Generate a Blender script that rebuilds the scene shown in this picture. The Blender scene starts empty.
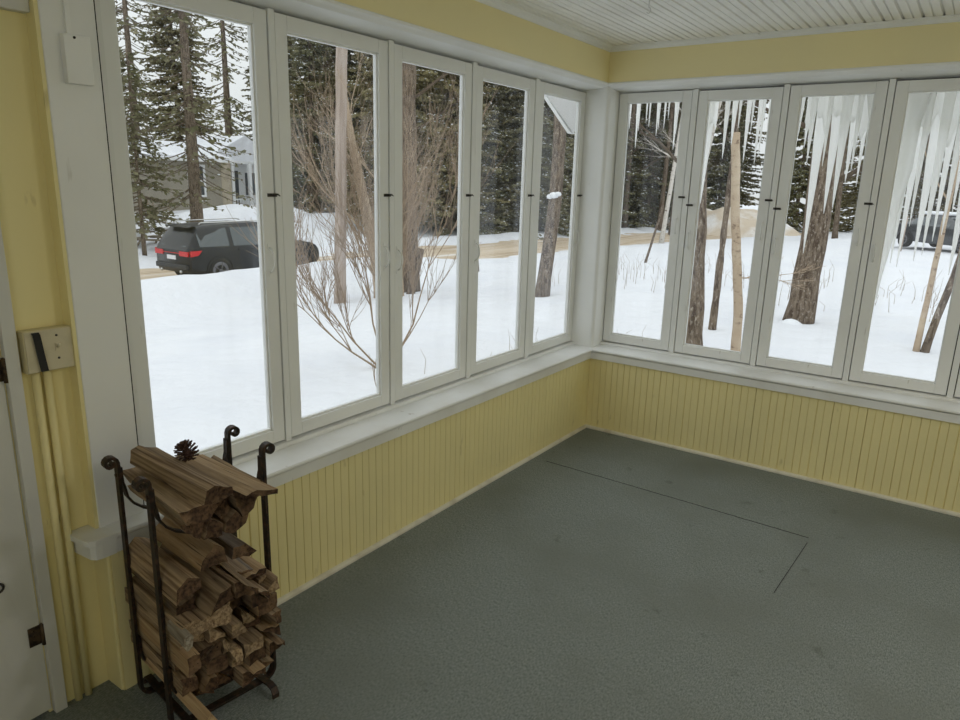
import bpy, bmesh, math, random
import numpy as np
from mathutils import Vector, Matrix, noise
C = bpy.context.scene
COL = C.collection
PI = math.pi

# ---------------------------------------------------------------- camera, sky, light, exposure
def setup_camera():
    yaw, pitch, roll = .607, .2483, .0274
    cy, sy, cp, sp = math.cos(yaw), math.sin(yaw), math.cos(pitch), math.sin(pitch)
    fwd = Vector((-sy*cp, cy*cp, -sp)); right = Vector((cy, sy, 0)); up = right.cross(fwd)
    cr, sr = math.cos(roll), math.sin(roll)
    r = right*cr + up*sr; u = up*cr - right*sr
    cam = bpy.data.cameras.new('camera'); o = bpy.data.objects.new('camera', cam); COL.objects.link(o)
    m = Matrix((( r.x, u.x, -fwd.x, 1.988), (r.y, u.y, -fwd.y, -4.1446), (r.z, u.z, -fwd.z, 1.6), (0, 0, 0, 1)))
    o.matrix_world = m
    cam.sensor_fit = 'HORIZONTAL'; cam.sensor_width = 36; cam.lens = 700.36*36/960; cam.clip_start = .05; cam.clip_end = 500
    C.camera = o
setup_camera()
w = bpy.data.worlds.new('overcast_sky'); C.world = w; w.use_nodes = True
nt = w.node_tree; nt.nodes.clear()
tc = nt.nodes.new('ShaderNodeTexCoord'); sx = nt.nodes.new('ShaderNodeSeparateXYZ')
mr = nt.nodes.new('ShaderNodeMapRange'); mr.inputs[1].default_value = 0; mr.inputs[2].default_value = 1
mr.inputs[3].default_value = .76; mr.inputs[4].default_value = 1.45
nz = nt.nodes.new('ShaderNodeTexNoise'); nz.inputs['Scale'].default_value = 3; nz.inputs['Detail'].default_value = 3
mr2 = nt.nodes.new('ShaderNodeMapRange'); mr2.inputs[3].default_value = .95; mr2.inputs[4].default_value = 1.05
mu = nt.nodes.new('ShaderNodeMath'); mu.operation = 'MULTIPLY'
bg = nt.nodes.new('ShaderNodeBackground'); bg.inputs[0].default_value = (.955, .98, 1, 1)
wo = nt.nodes.new('ShaderNodeOutputWorld')
L = nt.links.new
L(tc.outputs['Generated'], sx.inputs[0]); L(sx.outputs[2], mr.inputs[0]); L(tc.outputs['Generated'], nz.inputs['Vector'])
L(nz.outputs[0], mr2.inputs[0]); L(mr.outputs[0], mu.inputs[0]); L(mr2.outputs[0], mu.inputs[1]); L(mu.outputs[0], bg.inputs[1]); L(bg.outputs[0], wo.inputs[0])

def portal(name, loc, rot, sx_, sy_):
    l = bpy.data.lights.new(name, 'AREA'); l.shape = 'RECTANGLE'; l.size = sx_; l.size_y = sy_; l.cycles.is_portal = True
    o = bpy.data.objects.new(name, l); o.location = loc; o.rotation_euler = rot; COL.objects.link(o)
# daylight portals sit in the windows and the added near opening (they only guide sky light in)
portal('window_daylight_left', (-.2, -1.5, 1.37), (0, -PI/2, 0), 1.6, 3.1)
portal('window_daylight_back', (1.75, .2, 1.37), (-PI/2, 0, 0), 3.5, 1.6)
portal('window_daylight_near', (2.3, -5.35, 1.25), (PI/2, 0, 0), 2.5, 2.1)
# fill light added out of view to brighten the back wall and carpet
l = bpy.data.lights.new('ceiling_lamp_light', 'AREA'); l.shape = 'DISK'; l.size = .3; l.energy = 13; l.color = (1,.97,.95)
lo = bpy.data.objects.new('ceiling_lamp_light', l); lo.location = (2.75,-2.0,2.28); COL.objects.link(lo)
C.view_settings.view_transform = 'Standard'; C.view_settings.look = 'None'
C.view_settings.gamma = 1; C.view_settings.use_curve_mapping = False
C.view_settings.exposure = 0.2
try:
    C.cycles.use_denoising = True; C.cycles.denoiser = 'OPENIMAGEDENOISE'
    C.cycles.max_bounces = 9; C.cycles.diffuse_bounces = 7; C.cycles.transparent_max_bounces = 24; C.cycles.sample_clamp_indirect = 6
except Exception: pass

# ---------------------------------------------------------------- helpers
def tag(o, label=None, cat=None, group=None, kind=None):
    if label: o['label'] = label
    if cat: o['category'] = cat
    if group: o['group'] = group
    if kind: o['kind'] = kind
    return o
def empty(name, loc=(0,0,0), rz=0, **k):
    o = bpy.data.objects.new(name, None); o.empty_display_size = .1; o.location = loc; o.rotation_euler = (0,0,rz); COL.objects.link(o)
    return tag(o, **k)
class MB:
    def __init__(s): s.v = []; s.f = []; s.sm = []
    def add(s, v, f, smooth=False):
        n = len(s.v); s.v += [tuple(p) for p in v]; s.f += [tuple(i+n for i in q) for q in f]; s.sm += [smooth]*len(f)
    def box(s, a, b):
        x0,y0,z0 = a; x1,y1,z1 = b
        x0,x1 = min(x0,x1),max(x0,x1); y0,y1 = min(y0,y1),max(y0,y1); z0,z1 = min(z0,z1),max(z0,z1)
        s.add([(x0,y0,z0),(x1,y0,z0),(x1,y1,z0),(x0,y1,z0),(x0,y0,z1),(x1,y0,z1),(x1,y1,z1),(x0,y1,z1)],
              [(3,2,1,0),(4,5,6,7),(0,1,5,4),(1,2,6,5),(2,3,7,6),(3,0,4,7)])
    def prism(s, prof, a, b, axis):
        # prof: 2D loop; extruded from a to b along axis ('x': prof=(y,z), 'y': prof=(x,z), 'z': prof=(x,y))
        def p(q, t):
            return {'x': (t,q[0],q[1]), 'y': (q[0],t,q[1]), 'z': (q[0],q[1],t)}[axis]
        n = len(prof); v = [p(q,a) for q in prof]+[p(q,b) for q in prof]
        s.add(v, [tuple(range(n))[::-1], tuple(range(n,2*n))]+[(i,(i+1)%n,(i+1)%n+n,i+n) for i in range(n)])
    def tube(s, pts, rad, n=8, smooth=True, cap=True, flat=None):
        pts = [Vector(p) for p in pts]; m = len(pts)
        if not hasattr(rad, '__len__'): rad = [rad]*m
        v = []; prev = None
        for i,p in enumerate(pts):
            t = (pts[min(i+1,m-1)]-pts[max(i-1,0)]).normalized()
            if prev is None:
                a = Vector((0,0,1)) if abs(t.z) < .9 else Vector((1,0,0)); u = t.cross(a).normalized()
            else: u = (prev - t*prev.dot(t)).normalized()
            prev = u; w_ = t.cross(u)
            for k in range(n):
                an = 2*PI*k/n; v.append(p+(u*math.cos(an)+w_*math.sin(an))*rad[i])
        f = [(i*n+k, i*n+(k+1)%n, (i+1)*n+(k+1)%n, (i+1)*n+k) for i in range(m-1) for k in range(n)]
        if cap: f += [tuple(range(n))[::-1], tuple(range((m-1)*n, m*n))]
        s.add(v, f, smooth)
    def ribbon(s, pts, side, wd, th):
        # flat iron bar of width wd (along vector side) and thickness th following pts
        pts = [Vector(p) for p in pts]; side = Vector(side).normalized(); m = len(pts); v = []
        for i,p in enumerate(pts):
            t = (pts[min(i+1,m-1)]-pts[max(i-1,0)]).normalized(); nn = t.cross(side).normalized()
            for a,b in ((-1,-1),(1,-1),(1,1),(-1,1)): v.append(p+side*a*wd/2+nn*b*th/2)
        f = [(i*4+k, i*4+(k+1)%4, (i+1)*4+(k+1)%4, (i+1)*4+k) for i in range(m-1) for k in range(4)]
        f += [(3,2,1,0), tuple(range((m-1)*4, m*4))]
        s.add(v, f)
    def lathe(s, prof, c, n=24, axis=(0,0,1), smooth=True):
        ax = Vector(axis).normalized(); a = Vector((0,0,1)) if abs(ax.z) < .9 else Vector((1,0,0)); u = ax.cross(a).normalized(); w_ = ax.cross(u); c = Vector(c)
        v = [c+ax*z+(u*math.cos(2*PI*k/n)+w_*math.sin(2*PI*k/n))*r for r,z in prof for k in range(n)]
        m = len(prof); f = [(i*n+k, i*n+(k+1)%n, (i+1)*n+(k+1)%n, (i+1)*n+k) for i in range(m-1) for k in range(n)]
        f += [tuple(range(n))[::-1], tuple(range((m-1)*n, m*n))]
        s.add(v, f, smooth)
    def mesh(s, name, mat):
        me = bpy.data.meshes.new(name); me.from_pydata(s.v, [], s.f)
        me.polygons.foreach_set('use_smooth', s.sm)
        if mat: me.materials.append(mat)
        bm = bmesh.new(); bm.from_mesh(me); bmesh.ops.recalc_face_normals(bm, faces=bm.faces); bm.to_mesh(me); bm.free()
        me.update(); return me
    def build(s, name, mat, parent=None, bevel=0, **k):
        o = bpy.data.objects.new(name, s.mesh(name, mat)); COL.objects.link(o)
        if parent: o.parent = parent
        if bevel:
            b = o.modifiers.new('bevel', 'BEVEL'); b.width = bevel; b.segments = 2; b.limit_method = 'ANGLE'; b.angle_limit = .7
        return tag(o, **k)
def raw_obj(name, V, F, mat, parent=None, smooth=False, **k):
    me = bpy.data.meshes.new(name); V = np.asarray(V, np.float32); F = np.asarray(F, np.int32)
    me.vertices.add(len(V)); me.vertices.foreach_set('co', V.ravel()); n = F.shape[1]
    me.loops.add(F.size); me.loops.foreach_set('vertex_index', F.ravel()); me.polygons.add(len(F))
    me.polygons.foreach_set('loop_start', np.arange(0, F.size, n, dtype=np.int32)); me.polygons.foreach_set('loop_total', np.full(len(F), n, np.int32))
    me.polygons.foreach_set('use_smooth', np.full(len(F), smooth)); me.materials.append(mat); me.update(calc_edges=True)
    o = bpy.data.objects.new(name, me); COL.objects.link(o)
    if parent: o.parent = parent
    return tag(o, **k)
def copy_tree(o, parent=None):
    c = o.copy(); COL.objects.link(c); c.parent = parent
    for ch in [x for x in KIDS.get(o.name, [])]: copy_tree(ch, c)
    return c
KIDS = {}
def reg(o):
    KIDS[o.name] = [c for c in bpy.data.objects if c.parent == o]
    for c in KIDS[o.name]: reg(c)

# ---------------------------------------------------------------- materials
def mat(name, col, rough=.6, metal=0, spec=.5, noise_=None, bump=None, **k):
    """noise_: (scale, detail, colour2, lo, hi, stretch) mixes a second colour; bump: (scale, strength, distance, stretch)"""
    m = bpy.data.materials.new(name); m.use_nodes = True; nt = m.node_tree; b = nt.nodes['Principled BSDF']
    b.inputs['Base Color'].default_value = (*col, 1); b.inputs['Roughness'].default_value = rough; b.inputs['Metallic'].default_value = metal
    b.inputs['Specular IOR Level'].default_value = spec
    tc = nt.nodes.new('ShaderNodeTexCoord')
    def tex(scale, detail, st):
        mp = nt.nodes.new('ShaderNodeMapping'); mp.inputs['Scale'].default_value = st or (1,1,1); nt.links.new(tc.outputs['Object'], mp.inputs[0])
        n = nt.nodes.new('ShaderNodeTexNoise'); n.inputs['Scale'].default_value = scale; n.inputs['Detail'].default_value = detail
        nt.links.new(mp.outputs[0], n.inputs['Vector']); return n
    last = None
    for q in (noise_ if isinstance(noise_, list) else ([noise_] if noise_ else [])):
        sc, de, c2, lo, hi = q[:5]; st = q[5] if len(q) > 5 else None
        n = tex(sc, de, st); r = nt.nodes.new('ShaderNodeMapRange'); r.inputs[1].default_value = lo; r.inputs[2].default_value = hi
        mx = nt.nodes.new('ShaderNodeMixRGB'); mx.inputs[1].default_value = (*col,1); mx.inputs[2].default_value = (*c2,1)
        if last: nt.links.new(last.outputs[0], mx.inputs[1])
        nt.links.new(n.outputs[0], r.inputs[0]); nt.links.new(r.outputs[0], mx.inputs[0]); last = mx
    if last: nt.links.new(last.outputs[0], b.inputs['Base Color'])
    if bump:
        n = tex(bump[0], 4, bump[3] if len(bump) > 3 else None); bp = nt.nodes.new('ShaderNodeBump'); bp.inputs['Strength'].default_value = bump[1]; bp.inputs['Distance'].default_value = bump[2]
        nt.links.new(n.outputs[0], bp.inputs['Height']); nt.links.new(bp.outputs[0], b.inputs['Normal'])
    for kk,vv in k.items(): b.inputs[kk.replace('_',' ')].default_value = vv
    return m
def vary(m, amt=.25, hue=.02):
    """per-object brightness variation"""
    nt = m.node_tree; b = nt.nodes['Principled BSDF']; oi = nt.nodes.new('ShaderNodeObjectInfo'); r = nt.nodes.new('ShaderNodeMapRange')
    r.inputs[3].default_value = 1-amt; r.inputs[4].default_value = 1+amt; hs = nt.nodes.new('ShaderNodeHueSaturation')
    nt.links.new(oi.outputs['Random'], r.inputs[0]); nt.links.new(r.outputs[0], hs.inputs['Value'])
    lk = b.inputs['Base Color'].links
    if lk: nt.links.new(lk[0].from_socket, hs.inputs['Color'])
    else: hs.inputs['Color'].default_value = b.inputs['Base Color'].default_value
    nt.links.new(hs.outputs[0], b.inputs['Base Color']); return m
M = {}
M['white'] = mat('white_gloss_paint', (.83,.84,.83), .45, noise_=[(2.2,6,(.76,.77,.76),.45,.75),(30,3,(.5,.48,.42),.70,.82,(1,1,.2))], bump=(40,.12,.002,(1,1,.15)))
M['whitedoor'] = mat('white_door_paint', (.64,.64,.61), .5, noise_=(1.5,4,(.56,.56,.53),.4,.8), bump=(30,.08,.002))
M['sillpaint'] = mat('worn_sill_paint', (.82,.83,.82), .5, noise_=[(3,6,(.70,.69,.65),.45,.75),(22,5,(.40,.37,.32),.70,.80)], bump=(25,.15,.002))
M['yellow'] = mat('pale_yellow_paint', (.84,.745,.385), .55, noise_=[(1.6,5,(.76,.68,.36),.4,.75),(18,4,(.50,.42,.2),.68,.8,(1,1,.3))], bump=(12,.12,.003,(1,1,.1)))
M['yellowband'] = mat('yellow_plaster', (.86,.765,.42), .6, noise_=(1.3,5,(.80,.72,.42),.4,.75), bump=(14,.15,.003))
M['ceil'] = mat('white_beadboard', (.86,.86,.84), .5, noise_=(2,5,(.76,.75,.72),.45,.8))
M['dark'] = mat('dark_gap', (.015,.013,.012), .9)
M['iron'] = mat('wrought_iron', (.035,.028,.024), .5, .6, noise_=(60,5,(.11,.055,.035),.45,.8), bump=(80,.3,.002))
M['blackplastic'] = mat('black_plastic', (.008,.009,.014), .4)
M['rust'] = mat('rusty_hinge', (.10,.065,.035), .6, .5, noise_=(50,5,(.025,.018,.014),.4,.65), bump=(80,.5,.002))
M['latchmetal'] = mat('dark_latch_metal', (.06,.055,.05), .5, .7)
M['chrome'] = mat('bright_metal', (.6,.6,.58), .35, .9)
M['putty'] = mat('painted_metal_plate', (.62,.56,.40), .45, noise_=(20,4,(.5,.45,.3),.5,.8))
M['piebald'] = mat('switch_box_paint', (.62,.55,.33), .5)
def carpet():
    m = mat('green_carpet', (.105,.135,.128), .95, spec=.1, bump=(500,.8,.006)); nt = m.node_tree; b = nt.nodes['Principled BSDF']
    tc = nt.nodes.new('ShaderNodeTexCoord'); cols = []
    def nz(scale, det, st=(1,1,1), rot=0):
        mp = nt.nodes.new('ShaderNodeMapping'); mp.inputs['Scale'].default_value = st; mp.inputs['Rotation'].default_value = (0,0,rot); nt.links.new(tc.outputs['Object'], mp.inputs[0])
        n = nt.nodes.new('ShaderNodeTexNoise'); n.inputs['Scale'].default_value = scale; n.inputs['Detail'].default_value = det; nt.links.new(mp.outputs[0], n.inputs['Vector']); return n.outputs[0]
    def mix(a, c2, f, lo, hi):
        r = nt.nodes.new('ShaderNodeMapRange'); r.inputs[1].default_value = lo; r.inputs[2].default_value = hi; nt.links.new(f, r.inputs[0])
        mx = nt.nodes.new('ShaderNodeMixRGB'); nt.links.new(r.outputs[0], mx.inputs[0]); mx.inputs[2].default_value = (*c2,1)
        if a is None: mx.inputs[1].default_value = (.29,.315,.295,1)
        else: nt.links.new(a, mx.inputs[1])
        return mx.outputs[0]
    c = mix(None, (.16,.185,.172), nz(230, 3, (1,.35,1)), .38, .66)
    c = mix(c, (.45,.47,.43), nz(320, 2, (.3,1,1)), .55, .8)
    c = mix(c, (.205,.22,.195), nz(1.6, 5), .45, .8)
    c = mix(c, (.08,.085,.07), nz(7, 6), .66, .85)
    c = mix(c, (.17,.16,.10), nz(28, 5), .72, .8)
    nt.links.new(c, b.inputs['Base Color']); return m
M['carpet'] = carpet()
def glass():
    m = bpy.data.materials.new('window_glass'); m.use_nodes = True; nt = m.node_tree; nt.nodes.clear()
    o = nt.nodes.new('ShaderNodeOutputMaterial'); t = nt.nodes.new('ShaderNodeBsdfTransparent'); t.inputs[0].default_value = (.95,.965,.96,1)
    g = nt.nodes.new('ShaderNodeBsdfGlossy'); g.inputs['Roughness'].default_value = .03; lw = nt.nodes.new('ShaderNodeLayerWeight'); pw = nt.nodes.new('ShaderNodeMath'); pw.operation = 'POWER'; pw.inputs[1].default_value = 5
    f = nt.nodes.new('ShaderNodeMapRange'); f.inputs[3].default_value = .03; f.inputs[4].default_value = .9
    nt.links.new(lw.outputs['Facing'], pw.inputs[0]); nt.links.new(pw.outputs[0], f.inputs[0])
    d = nt.nodes.new('ShaderNodeBsdfDiffuse'); d.inputs[0].default_value = (.7,.72,.72,1)
    mx = nt.nodes.new('ShaderNodeMixShader'); mx2 = nt.nodes.new('ShaderNodeMixShader')
    tc = nt.nodes.new('ShaderNodeTexCoord'); mp = nt.nodes.new('ShaderNodeMapping'); mp.inputs['Scale'].default_value = (6,6,.7)
    n = nt.nodes.new('ShaderNodeTexNoise'); n.inputs['Scale'].default_value = 3; n.inputs['Detail'].default_value = 5
    r = nt.nodes.new('ShaderNodeMapRange'); r.inputs[1].default_value = .4; r.inputs[2].default_value = .8; r.inputs[3].default_value = .0; r.inputs[4].default_value = .022
    nt.links.new(tc.outputs['Object'], mp.inputs[0]); nt.links.new(mp.outputs[0], n.inputs['Vector']); nt.links.new(n.outputs[0], r.inputs[0])
    nt.links.new(r.outputs[0], mx2.inputs[0]); nt.links.new(t.outputs[0], mx2.inputs[1]); nt.links.new(d.outputs[0], mx2.inputs[2])
    nt.links.new(f.outputs[0], mx.inputs[0]); nt.links.new(mx2.outputs[0], mx.inputs[1]); nt.links.new(g.outputs[0], mx.inputs[2]); nt.links.new(mx.outputs[0], o.inputs[0])
    return m
M['glass'] = glass()
M['snow'] = mat('snow', (.77,.785,.82), .8, spec=.2, noise_=(.6,6,(.71,.73,.78),.45,.75), bump=(2.2,.6,.16))
M['snowlump'] = mat('clinging_snow', (.85,.87,.9), .8, spec=.2)
M['road'] = mat('sanded_road_snow', (.60,.50,.38), .9, spec=.1, noise_=[(1.2,5,(.36,.27,.18),.45,.7,(4,.12,1)),(.9,5,(.80,.79,.77),.58,.75,(2.2,.15,1))], bump=(8,.4,.05))
M['bank'] = mat('sandy_snow_bank', (.62,.53,.42), .9, spec=.1, noise_=[(.5,5,(.82,.82,.82),.45,.65),(3,4,(.42,.32,.22),.6,.8)], bump=(4,.5,.1))
M['bark'] = mat('grey_brown_bark', (.21,.165,.125), .9, spec=.1, noise_=[(22,6,(.09,.065,.05),.42,.6,(1,1,.22)),(38,4,(.42,.37,.31),.56,.72,(1,1,.5))], bump=(24,1,.03,(1,1,.25)))
M['barkpale'] = mat('pale_bark', (.46,.36,.26), .9, spec=.1, noise_=[(16,5,(.20,.14,.10),.57,.68,(1,1,1.8)),(2,4,(.60,.50,.38),.5,.7)], bump=(20,.5,.02))
M['pole'] = mat('weathered_pole_wood', (.46,.38,.32), .85, spec=.1, noise_=[(10,6,(.25,.19,.15),.45,.7,(1,1,.04)),(3,4,(.48,.42,.38),.5,.75,(1,1,.3))])
M['birch'] = mat('white_birch_bark', (.62,.58,.52), .8, spec=.1, noise_=(4,5,(.16,.12,.1),.6,.68,(1,1,3)))
M['twig'] = mat('bare_twig', (.32,.24,.17), .9, spec=.1)
M['darktwig'] = mat('dark_twig', (.11,.085,.065), .9, spec=.1)
M['needles'] = vary(mat('spruce_needles', (.17,.17,.09), .9, spec=.1, noise_=(.9,5,(.27,.25,.16),.4,.7)), .25)  # needle colours, olive ones too, lightened in place of distant haze
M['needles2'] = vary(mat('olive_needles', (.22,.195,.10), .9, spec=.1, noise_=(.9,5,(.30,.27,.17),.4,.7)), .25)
def ice():
    m = bpy.data.materials.new('cloudy_ice'); m.use_nodes = True; nt = m.node_tree; nt.nodes.clear(); o = nt.nodes.new('ShaderNodeOutputMaterial')
    d = nt.nodes.new('ShaderNodeBsdfDiffuse'); d.inputs[0].default_value = (.93,.94,.93,1); t = nt.nodes.new('ShaderNodeBsdfTranslucent'); t.inputs[0].default_value = (1,1,.985,1)
    g = nt.nodes.new('ShaderNodeBsdfGlossy'); g.inputs['Roughness'].default_value = .12; tr = nt.nodes.new('ShaderNodeBsdfTransparent')
    a = nt.nodes.new('ShaderNodeMixShader'); a.inputs[0].default_value = .92; b = nt.nodes.new('ShaderNodeMixShader'); b.inputs[0].default_value = .06; c = nt.nodes.new('ShaderNodeMixShader')
    lw = nt.nodes.new('ShaderNodeLayerWeight'); lw.inputs[0].default_value = .5; r = nt.nodes.new('ShaderNodeMapRange'); r.inputs[3].default_value = .14; r.inputs[4].default_value = .02
    k = nt.links.new; k(d.outputs[0], a.inputs[1]); k(t.outputs[0], a.inputs[2]); k(a.outputs[0], b.inputs[1]); k(g.outputs[0], b.inputs[2])
    k(lw.outputs['Facing'], r.inputs[0]); k(r.outputs[0], c.inputs[0]); k(b.outputs[0], c.inputs[1]); k(tr.outputs[0], c.inputs[2]); k(c.outputs[0], o.inputs[0]); return m
M['ice'] = ice()
def wood(name, c1, c2, c3):
    m = bpy.data.materials.new(name); m.use_nodes = True; nt = m.node_tree; b = nt.nodes['Principled BSDF']; b.inputs['Roughness'].default_value = .8; b.inputs['Specular IOR Level'].default_value = .15
    tc = nt.nodes.new('ShaderNodeTexCoord'); oi = nt.nodes.new('ShaderNodeObjectInfo')
    ad = nt.nodes.new('ShaderNodeVectorMath'); ad.operation = 'ADD'; sc = nt.nodes.new('ShaderNodeVectorMath'); sc.operation = 'SCALE'; sc.inputs['Scale'].default_value = 17
    cb = nt.nodes.new('ShaderNodeCombineXYZ'); k = nt.links.new
    for i in range(3): k(oi.outputs['Random'], cb.inputs[i])
    k(cb.outputs[0], sc.inputs[0]); k(tc.outputs['Object'], ad.inputs[0]); k(sc.outputs[0], ad.inputs[1])
    def nz(scale, st, det=6):
        mp = nt.nodes.new('ShaderNodeMapping'); mp.inputs['Scale'].default_value = st; k(ad.outputs[0], mp.inputs[0]); n = nt.nodes.new('ShaderNodeTexNoise'); n.inputs['Scale'].default_value = scale; n.inputs['Detail'].default_value = det
        k(mp.outputs[0], n.inputs['Vector']); return n.outputs[0]
    def mix(a, c, f, lo, hi):
        r = nt.nodes.new('ShaderNodeMapRange'); r.inputs[1].default_value = lo; r.inputs[2].default_value = hi; k(f, r.inputs[0]); mx = nt.nodes.new('ShaderNodeMixRGB'); k(r.outputs[0], mx.inputs[0])
        if isinstance(a, tuple): mx.inputs[1].default_value = (*a,1)
        else: k(a, mx.inputs[1])
        mx.inputs[2].default_value = (*c,1); return mx.outputs[0]
    g = nz(90, (.045,1,1)); c = mix(c1, c2, g, .4, .62); c = mix(c, c3, nz(13, (.25,1,1)), .5, .72); c = mix(c, tuple(x*.35 for x in c2), nz(160, (.03,1,1), 3), .62, .72)
    hs = nt.nodes.new('ShaderNodeHueSaturation'); r = nt.nodes.new('ShaderNodeMapRange'); r.inputs[3].default_value = .45; r.inputs[4].default_value = .98
    k(oi.outputs['Random'], r.inputs[0]); k(r.outputs[0], hs.inputs['Value']); k(c, hs.inputs['Color']); k(hs.outputs[0], b.inputs['Base Color'])
    bp = nt.nodes.new('ShaderNodeBump'); bp.inputs['Strength'].default_value = .9; bp.inputs['Distance'].default_value = .004; k(g, bp.inputs['Height']); k(bp.outputs[0], b.inputs['Normal'])
    return m
M['wood'] = wood('split_firewood', (.52,.38,.235), (.23,.15,.088), (.28,.21,.14))
M['woodpale'] = wood('pale_split_firewood', (.64,.46,.27), (.46,.30,.16), (.36,.25,.15))
M['wooddark'] = wood('dark_end_grain', (.15,.088,.053), (.055,.033,.022), (.30,.19,.11))
M['woodbark'] = wood('firewood_bark', (.20,.15,.11), (.09,.06,.045), (.30,.25,.2))
M['birchcurl'] = wood('curling_birch_bark', (.62,.56,.46), (.35,.28,.2), (.5,.36,.22))

# ================================================================= THE ROOM
ZC, ZB, ZT, ZS, ZA = 2.406, 2.2032, 2.159, .584, .487
WX = -.1425                                    # sash face plane (left wall); the back wall uses y = +.1425
S = dict(kind='structure')
XR, YN = 3.52, -5.1                            # right wall and near wall inner faces
# floor
b = MB(); b.box((-.25, -5.3, -.12), (XR+.25, .25, 0)); fl = b.build('floor', M['carpet'], label='dark grey-green low pile carpet covering the porch floor', category='floor', kind='structure') if False else tag(b.build('floor', M['carpet']), 'dark grey-green low pile carpet covering the porch floor', 'floor', None, 'structure')
# carpet seams: narrow dark gaps between the carpet widths
def seam(pts, wd):
    b = MB(); rnd = random.Random(4)
    P = []
    for (x0,y0),(x1,y1) in zip(pts[:-1], pts[1:]):
        n = 30
        for i in range(n): P.append((x0+(x1-x0)*i/n, y0+(y1-y0)*i/n+rnd.uniform(-.0015,.0015), .0012))
    P.append((*pts[-1], .0012)); b.ribbon(P, (0,1,0) if abs(pts[0][0]-pts[-1][0]) > abs(pts[0][1]-pts[-1][1]) else (1,0,0), wd, .001); return b
seam([(.1,-.705),(.8,-.722),(1.56,-.745)], .0035).build('seam', M['dark'], fl); seam([(1.565,-.80),(1.54,-1.34)], .0025).build('seam', M['dark'], fl)
# ceiling: beadboard running along x
b = MB(); prof = []
y = -.2
while y < XR+.13:
    prof += [(y,ZC),(y+.004,ZC+.014),(y+.010,ZC+.014),(y+.014,ZC),(y+.044,ZC),(y+.047,ZC+.008),(y+.051,ZC)]; y += .082
prof += [(XR+.2,ZC),(XR+.2,ZC+.1),(-.2,ZC+.1)]
b.prism(prof, -5.3, .2, 'y'); tag(b.build('ceiling', M['ceil']), 'white painted beadboard ceiling of the porch', 'ceiling', None, 'structure')

def beadboard(axis, a, b_, z0, z1, face, back, sgn):
    """vertical tongue-and-groove panelling; face = coordinate of the front, grooves cut towards the back (sgn = direction of the back)"""
    prof = []; rnd = random.Random(int(abs(a*100))+3); t = a
    while t < b_-.05:
        d = .006 if rnd.random() < .8 else .010; g = .0022 if rnd.random() < .85 else .0035
        prof += [(t, face), (t+g, face+sgn*d), (t+2*g, face), (t+.0395, face), (t+.0415, face+sgn*.0045), (t+.0435, face)]; t += .0826
    prof += [(b_, face), (b_, back), (a, back)]
    m = MB()
    m.prism([(p[1],p[0]) for p in prof] if axis == 'y' else prof, z0, z1, 'z'); return m
wl = tag(beadboard('y', -3.215, 0, 0, ZA, 0, -.2, -1).build('wall_left', M['yellow']), 'low yellow beadboard wall under the left windows', 'wall', None, 'structure')
wb = tag(beadboard('x', 0, XR, 0, ZA, 0, .2, 1).build('wall_back', M['yellow']), 'low yellow beadboard wall under the back windows', 'wall', None, 'structure')
# upper yellow bands
b = MB(); b.box((-.2,-3.22,ZB),(0,.2,ZC)); b.build('upper_band', M['yellowband'], wl)
b = MB(); b.box((0,0,ZB),(XR,.2,ZC)); b.build('upper_band', M['yellowband'], wb)
# door section of the left wall, set back behind the window wall
b = MB(); b.box((-.25,-3.40,0),(-.09,-3.20,ZC)); b.box((-.25,-4.35,2.05),(-.09,-3.40,ZC)); b.box((-.25,YN-.2,0),(-.09,-4.35,ZC)); b.build('door_side_panel', M['yellow'], wl)
b = MB(); b.prism([(-.2,-3.225),(-.044,-3.225),(-.044,-3.20),(-.06,-3.19),(-.2,-3.19)], ZA, ZC, 'z'); b.build('edge_strip', M['yellow'], wl)
b = MB(); b.box((-.09,-3.222,0),(-.004,-3.10,.487)); b.build('end_board', M['yellow'], wl, bevel=.006)
# unseen walls shaped for the light: near one opened, right one left solid
b = MB(); b.box((-.25,YN-.2,0),(XR+.2,YN,.18)); b.box((-.25,YN-.2,2.3),(XR+.2,YN,ZC))
b.box((-.25,YN-.2,.18),(1.05,YN,2.3))
for x in (1.05,1.85,2.65,XR-.12): b.box((x,YN-.12,.18),(x+.12,YN,2.3))
tag(b.build('wall_near', M['yellow']), 'tall glazed opening of the porch behind the viewer', 'wall', None, 'structure')
b = MB(); b.box((XR,YN-.2,0),(XR+.2,.2,ZC))
tag(b.build('wall_right', M['yellow']), 'yellow house wall on the right of the viewer', 'wall', None, 'structure')

# window sills and aprons (mitred in the corner)
def trim(name, mb, label, material='white', bevel=0):
    return tag(mb.build(name, M[material], bevel=bevel), label, 'trim', None, 'structure')
SX = .028
b = MB(); b.prism([(-.2,.556),(-.128,.556),(-.128,.562),(-.0,.556),(SX-.004,.553),(SX,.548),(SX,.541),(SX-.004,.537),(-.2,.537)], -3.2, 0, 'y')
# rounded left end nose
t1 = trim('trim_1', b, 'worn white wooden sill board under the left windows', 'sillpaint')
b = MB(); b.prism([(-.05,.487),(.014,.487),(.016,.532),(-.05,.532)], -3.2, 0, 'y'); b.build('apron', M['sillpaint'], t1)
b = MB(); b.prism([(.2,.556),(.128,.556),(.128,.562),(.0,.556),(-SX+.004,.553),(-SX,.548),(-SX,.541),(-SX+.004,.537),(.2,.537)], 0, XR, 'x')
t2 = trim('trim_2', b, 'worn white wooden sill board under the back windows', 'sillpaint')
b = MB(); b.prism([(.05,.487),(-.014,.487),(-.016,.532),(.05,.532)], 0, XR, 'x'); b.build('apron', M['sillpaint'], t2)
# the joint of the two sills
b = MB(); b.box((-.0,-SX,.5375),(SX,.0,.548)); b.build('corner_nose', M['sillpaint'], t2)
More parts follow.
